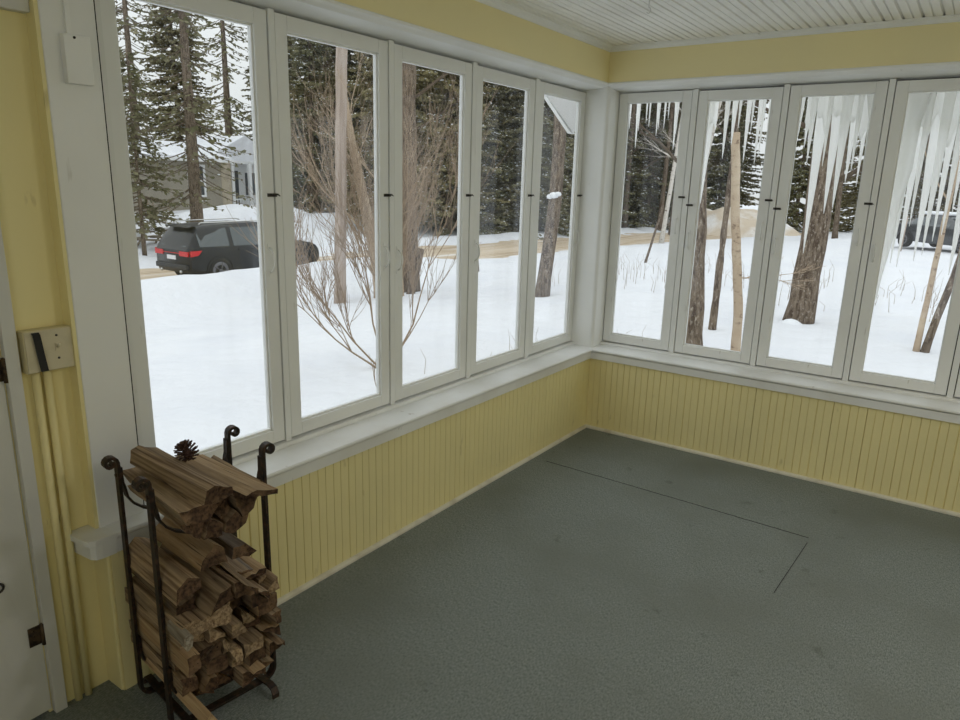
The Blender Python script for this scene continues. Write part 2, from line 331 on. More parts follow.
# sill end block wrapping round to the door wall
b = MB(); b.prism([(-.09,-3.29),(.0,-3.285),(.020,-3.278),(SX,-3.262),(SX,-3.2),(-.09,-3.2)], .5375, .556, 'z'); b.prism([(-.09,-3.275),(.0,-3.268),(.014,-3.258),(.018,-3.24),(.018,-3.2),(-.09,-3.2)], .487, .532, 'z'); b.build('end_block', M['sillpaint'], t1)
# sub-sill under the sashes
b = MB(); b.prism([(-.2,.55),(-.118,.55),(-.118,.568),(-.124,.577),(-.2,.577)], -3.02, .01, 'y'); trim('trim_3', b, 'narrow white bead under the left sashes', 'sillpaint')
b = MB(); b.prism([(.2,.55),(.118,.55),(.118,.568),(.124,.577),(.2,.577)], .0, XR, 'x'); trim('trim_4', b, 'narrow white bead under the back sashes', 'sillpaint')
# head boards above the sashes with a rounded lip
b = MB(); b.prism([(-.2,ZT+.002),(-.02,ZT+.018),(-.006,ZB-.016),(.006,ZB-.010),(.008,ZB-.002),(.004,ZB+.003),(-.2,ZB+.003)], -3.22, .008, 'y'); trim('trim_5', b, 'white head board over the left windows')
b = MB(); b.prism([(.2,ZT+.002),(.02,ZT+.018),(.006,ZB-.016),(-.006,ZB-.010),(-.008,ZB-.002),(-.004,ZB+.003),(.2,ZB+.003)], .0, XR, 'x'); trim('trim_6', b, 'white head board over the back windows')
# corner post, front edge rounded
pr = [(-.2,.0),(-.01,.0)]+[( -.01+.024*math.sin(a), .024-.024*math.cos(a)) for a in [PI/12*i for i in range(1,7)]]+[(.014,.2),(-.2,.2)]
b = MB(); b.prism(pr, .55, ZB, 'z'); trim('trim_7', b, 'white corner post between the left and back windows')
# wide casing left of the first sash
b = MB(); b.box((-.2,-3.215,.55),(-.04,-3.072,ZB)); c8 = trim('trim_8', b, 'wide flat white casing board left of the first window', bevel=.003)
b = MB(); b.box((-.2,-3.072,.577),(-.11,-3.02,ZT)); b.build('inner_stop', M['white'], c8)
b = MB(); b.box((-.06,-3.0745,.57),(-.0395,-3.0718,ZT)); b.build('gap', M['dark'], c8)
# crown mouldings and baseboards
b = MB(); b.prism([(0,ZC-.028),(.006,ZC-.026),(.010,ZC-.012),(.024,ZC-.004),(.026,ZC),(0,ZC)], -3.22, 0, 'y'); trim('trim_9', b, 'thin white crown moulding on top of the left wall')
b = MB(); b.prism([(0,ZC-.028),(-.006,ZC-.026),(-.010,ZC-.012),(-.024,ZC-.004),(-.026,ZC),(0,ZC)], 0, XR, 'x'); trim('trim_10', b, 'thin white crown moulding on top of the back wall')
M['shoe'] = mat('scuffed_cream_trim', (.70,.67,.56), .5, noise_=(9,5,(.5,.45,.34),.5,.8))
b = MB(); b.prism([(0,0),(.017,0),(.017,.010),(.012,.016),(0,.018)], -3.10, -.004, 'y'); tag(b.build('baseboard_left', M['shoe']), 'thin cream shoe moulding at the foot of the left wall', 'baseboard', None, 'structure')
b = MB(); b.prism([(0,0),(-.017,0),(-.017,.010),(-.012,.016),(0,.018)], 0, XR, 'x'); tag(b.build('baseboard_back', M['shoe']), 'thin cream shoe moulding at the foot of the back wall', 'baseboard', None, 'structure')

# ---- sashes
ORD = ['first','second','third','fourth','fifth','sixth','seventh']
def sash(idx, wall, a, c, gap_top):
    """wall 'L': runs along y at x=WX ; wall 'B': runs along x at y=-WX"""
    st = .054; z0, z1 = ZS, ZT-gap_top
    side = 'left' if wall == 'L' else 'back'; n = idx if wall == 'L' else idx+5
    def P(t, d, z):        # t along wall, d depth outwards, z
        return (WX-d, t, z) if wall == 'L' else (t, -WX+d, z)
    root = tag(empty('window_%d' % n, P((a+c)/2, 0, z0)), f'{ORD[idx-1]} white casement window from the left in the {side} wall', 'window', None, 'structure')
    o = Vector(root.location)
    def bx(m, t0, t1, d0, d1, za, zb):
        p, q = Vector(P(t0,d0,za))-o, Vector(P(t1,d1,zb))-o; m.box(tuple(p), tuple(q))
    m = MB()
    for (t0,t1,za,zb) in ((a,a+st,z0,z1),(c-st,c,z0,z1),(a+st,c-st,z1-st,z1),(a+st,c-st,z0,z0+st-.002)): bx(m,t0,t1,0,.035,za,zb)
    m.build('sash_frame', M['white'], root, bevel=.0025)
    m = MB(); g = .006
    for (t0,t1,za,zb) in ((a+st,a+st+g,z0+st,z1-st),(c-st-g,c-st,z0+st,z1-st),(a+st+g,c-st-g,z1-st-g,z1-st),(a+st+g,c-st-g,z0+st-.002,z0+st+g)): bx(m,t0,t1,.010,.028,za,zb)
    m.build('glazing_bead', M['white'], root)
    m = MB(); bx(m, a+st, c-st, .017, .020, z0+st, z1-st); m.build('pane', M['glass'], root)
    return root, o, P, bx
def tdark(m, P, o, t0, t1, d0, d1, za, zb): m.box(tuple(Vector(P(t0,d0,za))-o), tuple(Vector(P(t1,d1,zb))-o))
def handle(root, o, P, t, z, s=1):
    m = MB(); pts = []
    for i in range(9):
        a_ = PI*i/8; pts.append(Vector(P(t+.006*math.sin(a_)*s, -.022*math.sin(a_)-.001, z+.045*math.cos(a_)))-o)
    m.tube(pts, .0042, 6)
    for e in (-1,1): m.box(tuple(Vector(P(t-.008,-.003,z+e*.052-.010))-o), tuple(Vector(P(t+.008,.001,z+e*.052+.010))-o))
    m.build('pull_handle', M['white'], root)
def latch(root, o, P, t, z, s=1):
    m = MB(); m.box(tuple(Vector(P(t-.020,-.004,z-.006))-o), tuple(Vector(P(t+.020,.0,z+.006))-o))
    m.tube([Vector(P(t,-.001,z))-o, Vector(P(t,-.016,z))-o], .005, 8)
    m.tube([Vector(P(t,-.013,z))-o, Vector(P(t+.016*s,-.014,z+.003))-o, Vector(P(t+.026*s,-.014,z-.003))-o], [.004,.0035,.002], 6)
    m.build('window_latch', M['latchmetal'], root)
LS = [(-3.015,-2.424,.003),(-2.392,-1.808,.003),(-1.773,-1.208,.005),(-1.169,-.612,.006),(-.566,-.002,.004)]
RS = [(.0177,.4787,.001),(.5169,.9856,.007),(1.0217,1.4899,.004),(1.5242,1.9843,.007),(2.0185,2.4785,.004),(2.513,2.973,.003),(3.007,3.47,.003)]
for i,(a,c,g) in enumerate(LS):
    r = sash(i+1,'L',a+.0015,c-.0015,g); 
    if i < 5: latch(r[0],r[1],r[2], c-.012 if i != 4 else c-.02, 1.535)
    if i == 0: handle(*r[:3], c-.035, 1.30)
    if i in (2,3): handle(*r[:3], a+.022, 1.25)
    if i in (1,4): handle(*r[:3], c-.03, 1.27)
for i,(a,c,g) in enumerate(RS):
    r = sash(i+1,'B',a+.0015,c-.0015,g)
    if i < 4: latch(r[0],r[1],r[2], c-.006, 1.545)
    if i in (1,2): latch(r[0],r[1],r[2], a+.008, 1.50)
    if i in (0,1,2,3): handle(*r[:3], c-.028, 1.37)
    if i in (1,2,3): handle(*r[:3], a+.022, 1.29)
# mullions between the sashes (slightly proud), dark backing behind the joints
b = MB()
for (a,c,_),(a2,_,_) in zip(LS[:-1],LS[1:]): 
    b.box((-.20,c+.003,.577),(-.139,a2-.003,ZT+.004))
m11 = trim('trim_11', b, 'white mullion strips between the left sashes')
b = MB()
for (a,c,_),(a2,_,_) in zip(RS[:-1],RS[1:]): b.box((c+.003,.139,.577),(a2-.003,.20,ZT+.004))
b.box((3.474,.12,.577),(XR,.2,ZT+.004)); m12 = trim('trim_12', b, 'white mullion strips between the back sashes')
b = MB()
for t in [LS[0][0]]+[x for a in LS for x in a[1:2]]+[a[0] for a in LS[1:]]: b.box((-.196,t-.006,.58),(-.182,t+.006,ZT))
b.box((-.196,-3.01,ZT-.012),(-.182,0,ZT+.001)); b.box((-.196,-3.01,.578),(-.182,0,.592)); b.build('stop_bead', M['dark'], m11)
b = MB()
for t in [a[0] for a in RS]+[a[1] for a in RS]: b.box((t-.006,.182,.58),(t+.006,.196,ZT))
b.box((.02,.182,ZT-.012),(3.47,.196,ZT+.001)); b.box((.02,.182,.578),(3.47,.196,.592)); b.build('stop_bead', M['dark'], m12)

# ---- small white junction cover with its raceway on the casing
r = tag(empty('junction_cover', (-.04,-3.138,1.823)), 'small square white painted cover box high on the window casing', 'electrical box')
b = MB(); b.box((0,-.036,0),(.022,.034,.122)); b.build('cover_box', M['white'], r, bevel=.003)
b = MB(); b.box((0,-.036+.018,.122),(.009,-.036+.030,.40)); b.build('raceway', M['white'], r)
b = MB(); b.tube([(.021,-.008,.114),(.024,-.008,.114)], .0035, 8); b.build('screw', M['dark'], r)
# ---- switch box, black strap, conduits on the yellow wall beside the door
r = tag(empty('switch_box', (-.09,-3.285,1.062)), 'cream metal light switch box on the yellow wall beside the door', 'switch')
b = MB(); b.box((0,-.063,0),(.036,.063,.118)); b.build('box', M['piebald'], r, bevel=.003)
b = MB(); b.box((.036,-.06,.003),(.0395,.060,.115)); b.build('cover_plate', M['putty'], r, bevel=.001)
b = MB(); b.box((.039,.014,.055),(.0415,.026,.078)); b.tube([(.0395,.020,.066),(.052,.020,.073)], .0045, 8); b.build('toggle', M['putty'], r)
for z in (.098,.034):
    b = MB(); b.tube([(.039,.020,z),(.0415,.020,z)], .0032, 8); b.build('screw', M['latchmetal'], r)
b = MB(); P = [(.041,-.034,.112),(.047,-.033,.106),(.045,-.027,.05),(.045,-.022,.004)]; b.ribbon(P, (0,1,0), .019, .003); b.build('wall_strap', M['blackplastic'], label='black plastic strap hanging down over the cream switch box', cat='strap').location = (-.09,-3.285,1.062)
for k,(dy,lab) in enumerate(((-.034,'yellow painted conduit pipe nearer the door, under the switch box'),(-.004,'yellow painted conduit pipe nearer the windows, under the switch box'))):
    b = MB(); b.tube([(.012,0,0),(.012,0,1.062)], .0105, 12, cap=True)
    b.box((0,-.017,.6),(.004,.017,.62))
    o = b.build('conduit_pipe', M['yellow'], label=lab, cat='pipe', group=None); o.location = (-.09,-3.285+dy,.0)

# ---- door, closed, hinged next to the conduits
r = tag(empty('door_1', (-.085,-3.392,0)), 'white panelled porch door at the left edge with rusty hinges', 'door', None, 'structure')
b = MB(); b.box((-.06,-.86,.012),(0,-.002,1.975)); b.build('door_leaf', M['whitedoor'], r, bevel=.002)
b = MB()
b.box((0,-.725,.15),(.003,-.125,.16)); b.box((0,-.725,.44),(.003,-.125,.45))
b.box((0,-.135,.16),(.003,-.125,.44)); b.box((0,-.725,.16),(.003,-.715,.44)); b.box((0,-.70,.19),(.006,-.15,.41)); b.build('raised_panel', M['whitedoor'], r, bevel=.004)
b = MB(); b.box((0,-.735,.62),(.004,-.125,1.85)); b.box((.004,-.70,.66),(.007,-.16,1.81)); b.build('raised_panel', M['whitedoor'], r, bevel=.004)
for z in (1.05,.245):
    b = MB(); b.box((.0,-.036,z),(.004,-.002,z+.06)); b.box((.0,.004,z),(.006,.036,z+.06)); b.tube([(.009,0,z-.004),(.009,0,z+.064)], .0065, 10)
    for q in (.012,.03,.048): b.tube([(.004,.024,z+q),(.008,.024,z+q)], .004, 6); b.tube([(.003,-.024,z+q),(.006,-.024,z+q)], .004, 6)
    b.build('hinge', M['rust'], r, label='rusty brown metal hinge')
b = MB(); P = [(.006,-.092+.013*math.cos(a),.47+.013*math.sin(a)) for a in [PI*2*i/12 for i in range(13)]]; b.tube(P, .0035, 6, cap=False); b.tube([(0,-.092,.483),(.008,-.092,.483)], .005, 8); b.build('ring_latch', M['latchmetal'], r)
b = MB(); b.box((-.16,-3.392+.002,0),(-.068,-3.356,2.03)); trim('trim_13', b, 'white door jamb strip beside the yellow wall', 'whitedoor', .002)
b = MB(); b.box((-.2,-4.35,1.985),(-.062,-3.226,2.13)); trim('trim_14', b, 'white head board above the porch door', 'whitedoor', .003)
b = MB(); b.box((-.16,-4.34,0),(-.07,-4.256,2.0)); trim('trim_15', b, 'white far jamb of the porch door', 'whitedoor')
# ---- ceiling hook
b = MB(); P = [(.62,-.93,ZC),(.62,-.93,ZC-.03)]+[(.62+.010*math.sin(a),-.93,ZC-.042+.012*math.cos(a)) for a in [PI*i/6 for i in range(0,9)]]; b.tube(P, .0018, 6)
tag(b.build('ceiling_hook', M['chrome']), 'small wire hook screwed into the white ceiling', 'hook')

# ================================================================= FIREWOOD RACK
RZ = -math.atan2(.122,.9925)                       # rack frame: local +y runs along the window wall, local +x points into the room
RO = (.088,-3.207,0)
rack = tag(empty('firewood_rack', RO, RZ), 'black wrought iron two tier firewood rack with scrolled posts beside the window sill', 'firewood rack')
W_, D_ = .338, .205
def u_hoop(x):
    # one flat iron hoop: scroll, post, bottom bend, base bar, bend, post, scroll
    pts = []; r = .020
    def scroll(y, s):
        q = []
        for i in range(15):
            a = PI*2.1*(1-i/14); rr = r*(.30+.70*i/14)
            q.append((x, y+s*(r-rr*math.cos(a)) if False else y+s*(r - rr*math.cos(a)), .82-.018+rr*math.sin(a)))
        return q
    L_ = scroll(0,-1); R_ = scroll(W_,1)
    pts = L_+[(x,0,.60),(x,0,.30),(x,0,.10)]+[(x,.035-.035*math.cos(a),.058-.035*math.sin(a)) for a in [PI/2*i/4 for i in range(5)]]
    pts += [(x,W_-.035+.035*math.sin(a),.058-.035*math.cos(a)) for a in [PI/2*i/4 for i in range(5)]]+[(x,W_,.10),(x,W_,.30),(x,W_,.60)]+R_[::-1]
    return pts
for x in (0, D_):
    b = MB(); b.ribbon(u_hoop(x), (1,0,0), .024, .009); b.build('hoop', M['iron'], rack)
for x in (0, D_):      # lower cradle strap, rests on the base bar
    b = MB(); P = [(x,.008,.23),(x,.009,.19)]+[(x, W_/2-(W_/2-.012)*math.cos(PI*i/12), .165-.078*math.sin(PI*i/12)) for i in range(13)]+[(x,W_-.009,.19),(x,W_-.008,.23)]
    b.ribbon(P, (1,0,0), .022, .006); b.build('cradle_strap', M['iron'], rack)
for x in (0, D_):      # sagging cradle strap of the upper tier, riveted to the posts
    b = MB(); P = [(x,.007,.785),(x,.008,.74)]
    for i in range(13):
        a = PI*i/12; P.append((x, W_/2-(W_/2-.012)*math.cos(a), .725-.112*math.sin(a)**.9))
    P += [(x,W_-.008,.74),(x,W_-.007,.785)]
    b.ribbon(P, (1,0,0), .022, .006); b.build('cradle_strap', M['iron'], rack)
    b = MB()
    for y,s in ((0,-1),(W_,1)):
        b = MB(); b.tube([(x,y+s*.002,.762),(x,y+s*.008,.762)], .006, 8); b.build('rivet', M['iron'], rack)
for y in (.045, W_-.045):   # cross feet under the hoops, ends curled down to the floor
    b = MB(); P = [(-.075,y,.004),(-.072,y,.022),(-.055,y,.038),(-.03,y,.0285),(.0,y,.0175),(D_,y,.0175),(D_+.035,y,.030),(D_+.065,y,.038),(D_+.085,y,.022),(D_+.09,y,.004)]
    P = [(-.07,y,.004),(-.072,y,.018),(-.06,y,.033),(-.035,y,.034),(.0,y,.030)]+[(D_*.5,y,.029)]+[(D_,y,.030),(D_+.05,y,.038),(D_+.072,y,.034),(D_+.083,y,.018),(D_+.082,y,.004)]
    b.ribbon(P, (0,1,0), .022, .006); b.build('foot_bar', M['iron'], rack)
rack_hoops_lift = None

RM = Matrix.Translation(RO) @ Matrix.Rotation(RZ, 4, 'Z')
LOGN = [0]
def log(poly, x0, x1, label, mt='wood', yaw=0, pitch=0, seed=0, group='firewood in the lower stack', shrink=.0025, rough=.004, endm='wooddark', taper=.0, bark=0):
    """split log: irregular polygon in the rack's (y, z) plane swept along its x axis with ragged sides; end faces are their own slot"""
    rnd = random.Random(seed*7+13); n0 = len(poly)
    cy = sum(p[0] for p in poly)/n0; cz = sum(p[1] for p in poly)/n0
    ring = []
    for i in range(n0):
        a, c = poly[i], poly[(i+1)%n0]; ln = math.hypot(c[0]-a[0], c[1]-a[1]); k = max(1, int(ln/.016))
        for j in range(k):
            t = j/k; jit = 0 if j == 0 else rnd.uniform(-rough,rough)*.7
            nx, ny = (c[1]-a[1])/max(ln,1e-6), -(c[0]-a[0])/max(ln,1e-6)
            ring.append((a[0]+(c[0]-a[0])*t+nx*jit-cy, a[1]+(c[1]-a[1])*t+ny*jit-cz))
    n = len(ring); ns = 9; v = []; prof = [rnd.uniform(-1,1) for _ in range(n)]
    mx = (x0+x1)/2
    for s in range(ns+1):
        t = s/ns; x = x0+(x1-x0)*t-mx
        off = Vector((0, math.sin(t*3+seed)*.002, math.cos(t*2.3+seed)*.002))
        for k,(py,pz) in enumerate(ring):
            R_ = math.hypot(py,pz) or 1e-6; sc = 1-shrink/R_ - taper*(1-t)
            nn = noise.noise(Vector((k*.55+seed*3.1, t*2.2, seed)))*rough*1.1 + noise.noise(Vector((k*1.9+seed, t*7, 5)))*rough*.4
            sc = max(.2, sc - abs(nn)/R_)
            xe = x
            if s in (0, ns): xe = x + noise.noise(Vector((py*60, pz*60, seed+s)))*.008 
            v.append((xe, py*sc+off.y, pz*sc+off.z))
    f = [(s*n+k, s*n+(k+1)%n, (s+1)*n+(k+1)%n, (s+1)*n+k) for s in range(ns) for k in range(n)]
    nb = len(f)
    # end caps as fans with a slightly hollow rough centre
    v.append((x0-mx+.003,0,0)); c0 = len(v)-1; v.append((x1-mx-rnd.uniform(.0,.006),0,0)); c1 = len(v)-1
    f += [(c0,(k+1)%n,k) for k in range(n)]+[(c1,ns*n+k,ns*n+(k+1)%n) for k in range(n)]
    me = bpy.data.meshes.new('split_log'); me.from_pydata(v, [], f); me.materials.append(M[mt]); me.materials.append(M[endm]); me.materials.append(M['woodbark'])
    for i,p in enumerate(me.polygons):
        if i >= nb: p.material_index = 1
        elif bark and (i % n) < bark: p.material_index = 2
    bm = bmesh.new(); bm.from_mesh(me); bmesh.ops.recalc_face_normals(bm, faces=bm.faces); bm.to_mesh(me); bm.free()
    o = bpy.data.objects.new('split_log', me); COL.objects.link(o)
    o.matrix_world = RM @ Matrix.Translation((mx,cy,cz)) @ Matrix.Rotation(yaw,4,'Z') @ Matrix.Rotation(pitch,4,'Y')
    tag(o, label, 'firewood', group); return o

UT = 'firewood on the upper cradle'
log([(.018,.757),(.112,.764),(.128,.740),(.100,.705),(.036,.712)], -.035,.335, 'broad split log with a wide pale face, left side of the upper cradle', 'wood', seed=1, group=UT, rough=.003)
log([(.058,.770),(.064,.812),(.092,.820),(.150,.795),(.156,.770),(.110,.758)], -.015,.335, 'big log lying highest across the upper cradle, the one below the pine cone', 'wood', seed=2, group=UT, yaw=.15, pitch=.085, rough=.003)
log([(.174,.758),(.210,.764),(.284,.742),(.282,.727),(.226,.736)], -.03,.365, 'thin pale slab log on top right, sticking out past the front right post', 'woodpale', seed=3, group=UT, yaw=.06, rough=.0035)
log([(.185,.742),(.240,.733),(.268,.714),(.250,.672),(.212,.655),(.192,.700)], -.02,.30, 'dark rounded log under the thin slab log on the upper cradle', 'wood', seed=4, group=UT, bark=5)
log([(.152,.632),(.160,.66),(.192,.690),(.214,.652),(.236,.668),(.222,.638),(.178,.620)], -.03,.30, 'wedge log at the right of the lowest pieces on the upper cradle', 'wood', seed=5, group=UT)
log([(.092,.634),(.150,.628),(.156,.664),(.112,.697)], -.03,.30, 'triangular log lowest in the middle of the upper cradle', 'wood', seed=6, group=UT)
log([(.032,.705),(.048,.672),(.072,.648),(.088,.640),(.108,.698),(.080,.707)], -.04,.30, 'log against the left side of the upper cradle strap', 'wood', seed=7, group=UT)
log([(.134,.700),(.160,.668),(.188,.694),(.178,.735),(.134,.738),(.106,.704)], -.03,.29, 'dark log in the middle of the upper cradle, below the highest log', 'wood', seed=8, group=UT)
log([(.252,.712),(.256,.674),(.300,.690),(.322,.716),(.300,.738),(.278,.728)], -.02,.26, 'small log against the right rear side of the upper cradle', 'wood', seed=9, group=UT)
# ---- lower stack: rows of split pieces packed between the posts
rnd = random.Random(11)
rows = [.094,.146,.200,.254,.310,.366,.424,.480]
NAMES = ['lowest','second','third','fourth','fifth','sixth','top']
bounds = []
for r_ in range(len(rows)-1):
    k = (4,6,5,6,5,4,4)[r_]
    lo, hi = .010, W_-.010
    if r_ == 6: lo, hi = .020, .315
    if r_ == 0: lo, hi = .064, .300
    xs = [lo+(hi-lo)*(i+(rnd.uniform(-.24,.24) if 0 < i < k else 0))/k for i in range(k+1)]
    if r_ == 5: xs = [.006,.155,.215,.275,.334]
    bounds.append(xs)
def rowz(r_, y):
    base = rows[r_]
    if r_ == 0: return base+.062*(abs(y-.169)/.16)**2
    bump = .020*noise.noise(Vector((y*15, r_*3.3, 1))) + .007*noise.noise(Vector((y*50, r_*2.1, 4)))
    sag = .026*(abs(y-.169)/.16)**2 if r_ == 1 else .010*(abs(y-.169)/.16)**2 if r_ == 2 else 0
    if r_ >= len(rows)-1: sag = -.045*abs(y-.15)/.16
    if r_ == len(rows)-2: sag = -.012*abs(y-.16)/.16
    return base+bump+sag
sh = ['wedge shaped','squarish','splintery','flat sided','three cornered','rough']
PLACE = ['at the left end','next to the left end','left of the middle','right of the middle','next to the right end','at the right end']
sd = 20
for r_ in range(len(rows)-1):
    xs = bounds[r_]; k = len(xs)-1
    for i in range(k):
        a, c = xs[i], xs[i+1]; sl = rnd.uniform(-.012,.012) if 0 < i else 0
        m1 = (a+c)/2
        poly = [(a,rowz(r_,a)),(m1,rowz(r_,m1)),(c,rowz(r_,c)),(c,rowz(r_+1,c)),(m1,rowz(r_+1,m1)),(a,rowz(r_+1,a))]
        # knock a corner or two off so the faces look split, not sawn
        typ = rnd.random(); sd += 1
        if typ < .35: poly.pop(rnd.choice([0,2,3,5]))
        elif typ < .5: q = rnd.choice([0,3]); poly = [p for j,p in enumerate(poly) if j not in (q,q+1)]
        pl = PLACE[i] if k == 6 else (PLACE[:2]+['in the middle']+PLACE[4:])[i] if k == 5 else ['at the left end','left of the middle','right of the middle','at the right end'][i]
        mt = 'wood' if rnd.random() < .8 else 'woodpale'; x1 = .262+rnd.uniform(-.035,.065); x0 = -.06+rnd.uniform(-.03,.03); kw = {}
        if r_ == 5 and i == 0: x1 = .315; mt = 'wood'
        lab = f'split log {pl} in the {NAMES[r_]} row of the lower stack'; PL2 = pl.replace('next to the','by the')
        ek = dict(shrink=.0032, rough=.005, endm='wooddark' if rnd.random() < .72 else 'wood', bark=4 if rnd.random() < .3 else 0)
        big = (c-a) > .05 and not (r_ == 5 and i == 0)
        if big and rnd.random() < .42:
            z_a, z_b, z_c, z_d = rowz(r_,a), rowz(r_,c), rowz(r_+1,c), rowz(r_+1,a); e = .25
            if rnd.random() < .5: p1, p2 = [(a,z_a),(c,z_b),(c,z_b+(z_c-z_b)*e),(a+(c-a)*e,z_d),(a,z_d)], [(c,z_b+(z_c-z_b)*(e+.06)),(c,z_c),(a+(c-a)*(e+.06),z_d)]
            else: p1, p2 = [(a,z_a),(c,z_b),(c,z_c),(c-(c-a)*e,z_c),(a,z_a+(z_d-z_a)*e)], [(a,z_a+(z_d-z_a)*(e+.06)),(c-(c-a)*(e+.06),z_c),(a,z_d)]
            log(p1, x0, x1, f'larger lower piece {PL2}, {NAMES[r_]} row of the lower stack', mt, seed=sd, yaw=rnd.uniform(-.02,.02), **ek)
            log(p2, x0+.01, x1+rnd.uniform(-.05,.035), f'thin upper wedge {PL2}, {NAMES[r_]} row of the lower stack', 'woodpale' if rnd.random() < .4 else 'wood', seed=sd+500, yaw=rnd.uniform(-.02,.02), **ek)
        else: log(poly, x0, x1, lab, mt, seed=sd, yaw=rnd.uniform(-.02,.02), **ek)
# distinctive pieces of the lower stack
log([(-.020,.585),(.075,.540),(.128,.500),(.130,.470),(.105,.450),(.04,.492),(-.008,.530)], .0,.345, 'large split log with broad grained sides lying on the left of the lower stack', 'wood', seed=90, yaw=-.05, rough=.0035) if False else None
log([(.085,.528),(.092,.560),(.135,.598),(.165,.575),(.170,.528)], -.02,.28, 'pale frayed wedge log standing highest on the lower stack', 'woodpale', seed=91, rough=.005, pitch=-.02)
log([(.002,.470),(.006,.515),(.040,.545),(.080,.525),(.080,.495)], -.03,.30, 'brown log with a wide grained side on top left of the lower stack', 'wood', seed=92, rough=.003)
log([(.180,.525),(.190,.562),(.232,.560),(.268,.520),(.240,.512)], -.02,.27, 'dark brown log on top right of the lower stack', 'wood', seed=93, bark=6)
log([(.014,.136),(.064,.112),(.034,.168)], -.05,.39, 'pale triangular stick at the bottom left, sticking out in front of the rack', 'woodpale', seed=94, rough=.001, shrink=0, endm='woodpale')
# white birch piece with curling bark
log([(-.004,.372),(.006,.352),(.024,.360),(.032,.392),(.016,.412),(-.002,.402)], .245,.345, 'short knobbly piece of whitish birch bark poking out behind the front left post', 'birchcurl', seed=95, rough=.006, endm='birchcurl')

# ---- pine cone on the top log
def pine_cone(loc):
    rnd = random.Random(5); r = tag(empty('pine_cone', loc), 'small dark brown open pine cone standing on the highest log', 'pine cone')
    r.rotation_euler = (.25,-.3,0)
    b = MB(); b.lathe([(.004,0),(.012,.008),(.013,.024),(.008,.042),(.002,.052)], (0,0,0), 12); b.build('core', M['cone'], r)
    b = MB()
    for i in range(70):
        t = i/69; z = .004+.048*t; a = i*2.39996; R_ = .026*math.sin(PI*(.16+.80*t))**.7+.004; el = -.2+1.2*t
        d = Vector((math.cos(a),math.sin(a),0)); sd_ = Vector((-math.sin(a),math.cos(a),0)); up = Vector((0,0,1))
        o = d*.008+up*z; tip = o+(d*math.cos(el)+up*math.sin(el))*(R_-.004); w_ = .0065*(1-.4*t)
        nrm = (up*math.cos(el)-d*math.sin(el))
        v = [o-sd_*w_*.4, o+sd_*w_*.4, tip+sd_*w_, tip-sd_*w_, tip+(d*.003)+nrm*.003, o+nrm*.002, tip+sd_*w_*.8+nrm*.0025, tip-sd_*w_*.8+nrm*.0025]
        b.add(v, [(0,1,2,3),(5,6,4,7),(0,3,7,5),(1,5,6,2),(2,6,4),(3,4,7),(2,4,3)])
    b.build('scales', M['cone'], r)
M['cone'] = mat('pine_cone_brown', (.075,.035,.025), .7, noise_=(90,3,(.16,.09,.06),.5,.8))
pine_cone(tuple(RM @ Vector((.10,.168,.790))))

# ================================================================= OUTDOORS
def sstep(a, b, x):
    t = min(1, max(0, (x-a)/(b-a))); return t*t*(3-2*t)
def road_x(y):
    if y < 14: return -18.0
    t = y-14; return -18.0 + .0042*t*t if t < 36 else -12.56+.302*(t-36)
def ground_z(x, y):
    s = x-road_x(y); n = noise.noise(Vector((x*.22, y*.22, 3)))*.12 + noise.noise(Vector((x*.9, y*.9, 8)))*.03
    if s >= 0:
        z = -1.62 + .90*sstep(2.8, 15, s)
        bank = math.exp(-((s-4.1)/1.3)**2)*((.14+.62*sstep(19,13,y))+.10*noise.noise(Vector((x*.8,y*.8,1))))
        k = sstep(2.4, 4, s); z += bank + n*k
        d = max(-x, y)
        z += .05*sstep(9, 1, d)
    else:
        s = -s; far = sstep(3, 17, s)
        z = -1.62 + 1.45*far*(1-.55*sstep(22, 36, y)) + n*sstep(2.6, 4, s)
        z += math.exp(-((s-4.2)/1.1)**2)*(.28+.16*noise.noise(Vector((x*.7,y*.7,2))))
        z += .035*max(0, s-17)
    return z
def grid(x0, x1, nx, y0, y1, ny, zf):
    xs = [x0+(x1-x0)*i/nx for i in range(nx+1)]; ys = [y0+(y1-y0)*j/ny for j in range(ny+1)]
    V = [(x, y, zf(x,y)) for y in ys for x in xs]; n = nx+1
    F = [(j*n+i, j*n+i+1, (j+1)*n+i+1, (j+1)*n+i) for j in range(ny) for i in range(nx)]
    return V, F
def soft_ground(x, y):
    z = ground_z(x, y)
    if x > -.3 and y < .3: z = -1.0
    return z
V, F = grid(-75, 45, 260, -30, 110, 300, soft_ground)
tag(raw_obj('snow_ground', V, F, M['snow'], smooth=True), 'white snow covering the yard and woods outside', 'snow', None, 'structure')
# sanded road strip
V = []; n = 120; m = 10
for j in range(n+1):
    y = -28+84*j/n
    for i in range(m+1):
        s = -3.1+6.2*i/m; x = road_x(y)+s; e = abs(s)/3.1
        V.append((x, y, ground_z(x,y)*(1 if e > .8 else 0)+(-1.62 if e <= .8 else 0)+.035-.05*sstep(.75,1,e)+.02*noise.noise(Vector((x*1.5,y*.2,9)))))
F = [(j*(m+1)+i, j*(m+1)+i+1, (j+1)*(m+1)+i+1, (j+1)*(m+1)+i) for j in range(n) for i in range(m)]
tag(raw_obj('road', V, F, M['road'], smooth=True), 'tan sanded snowy road running past the yard', 'road', None, 'structure')
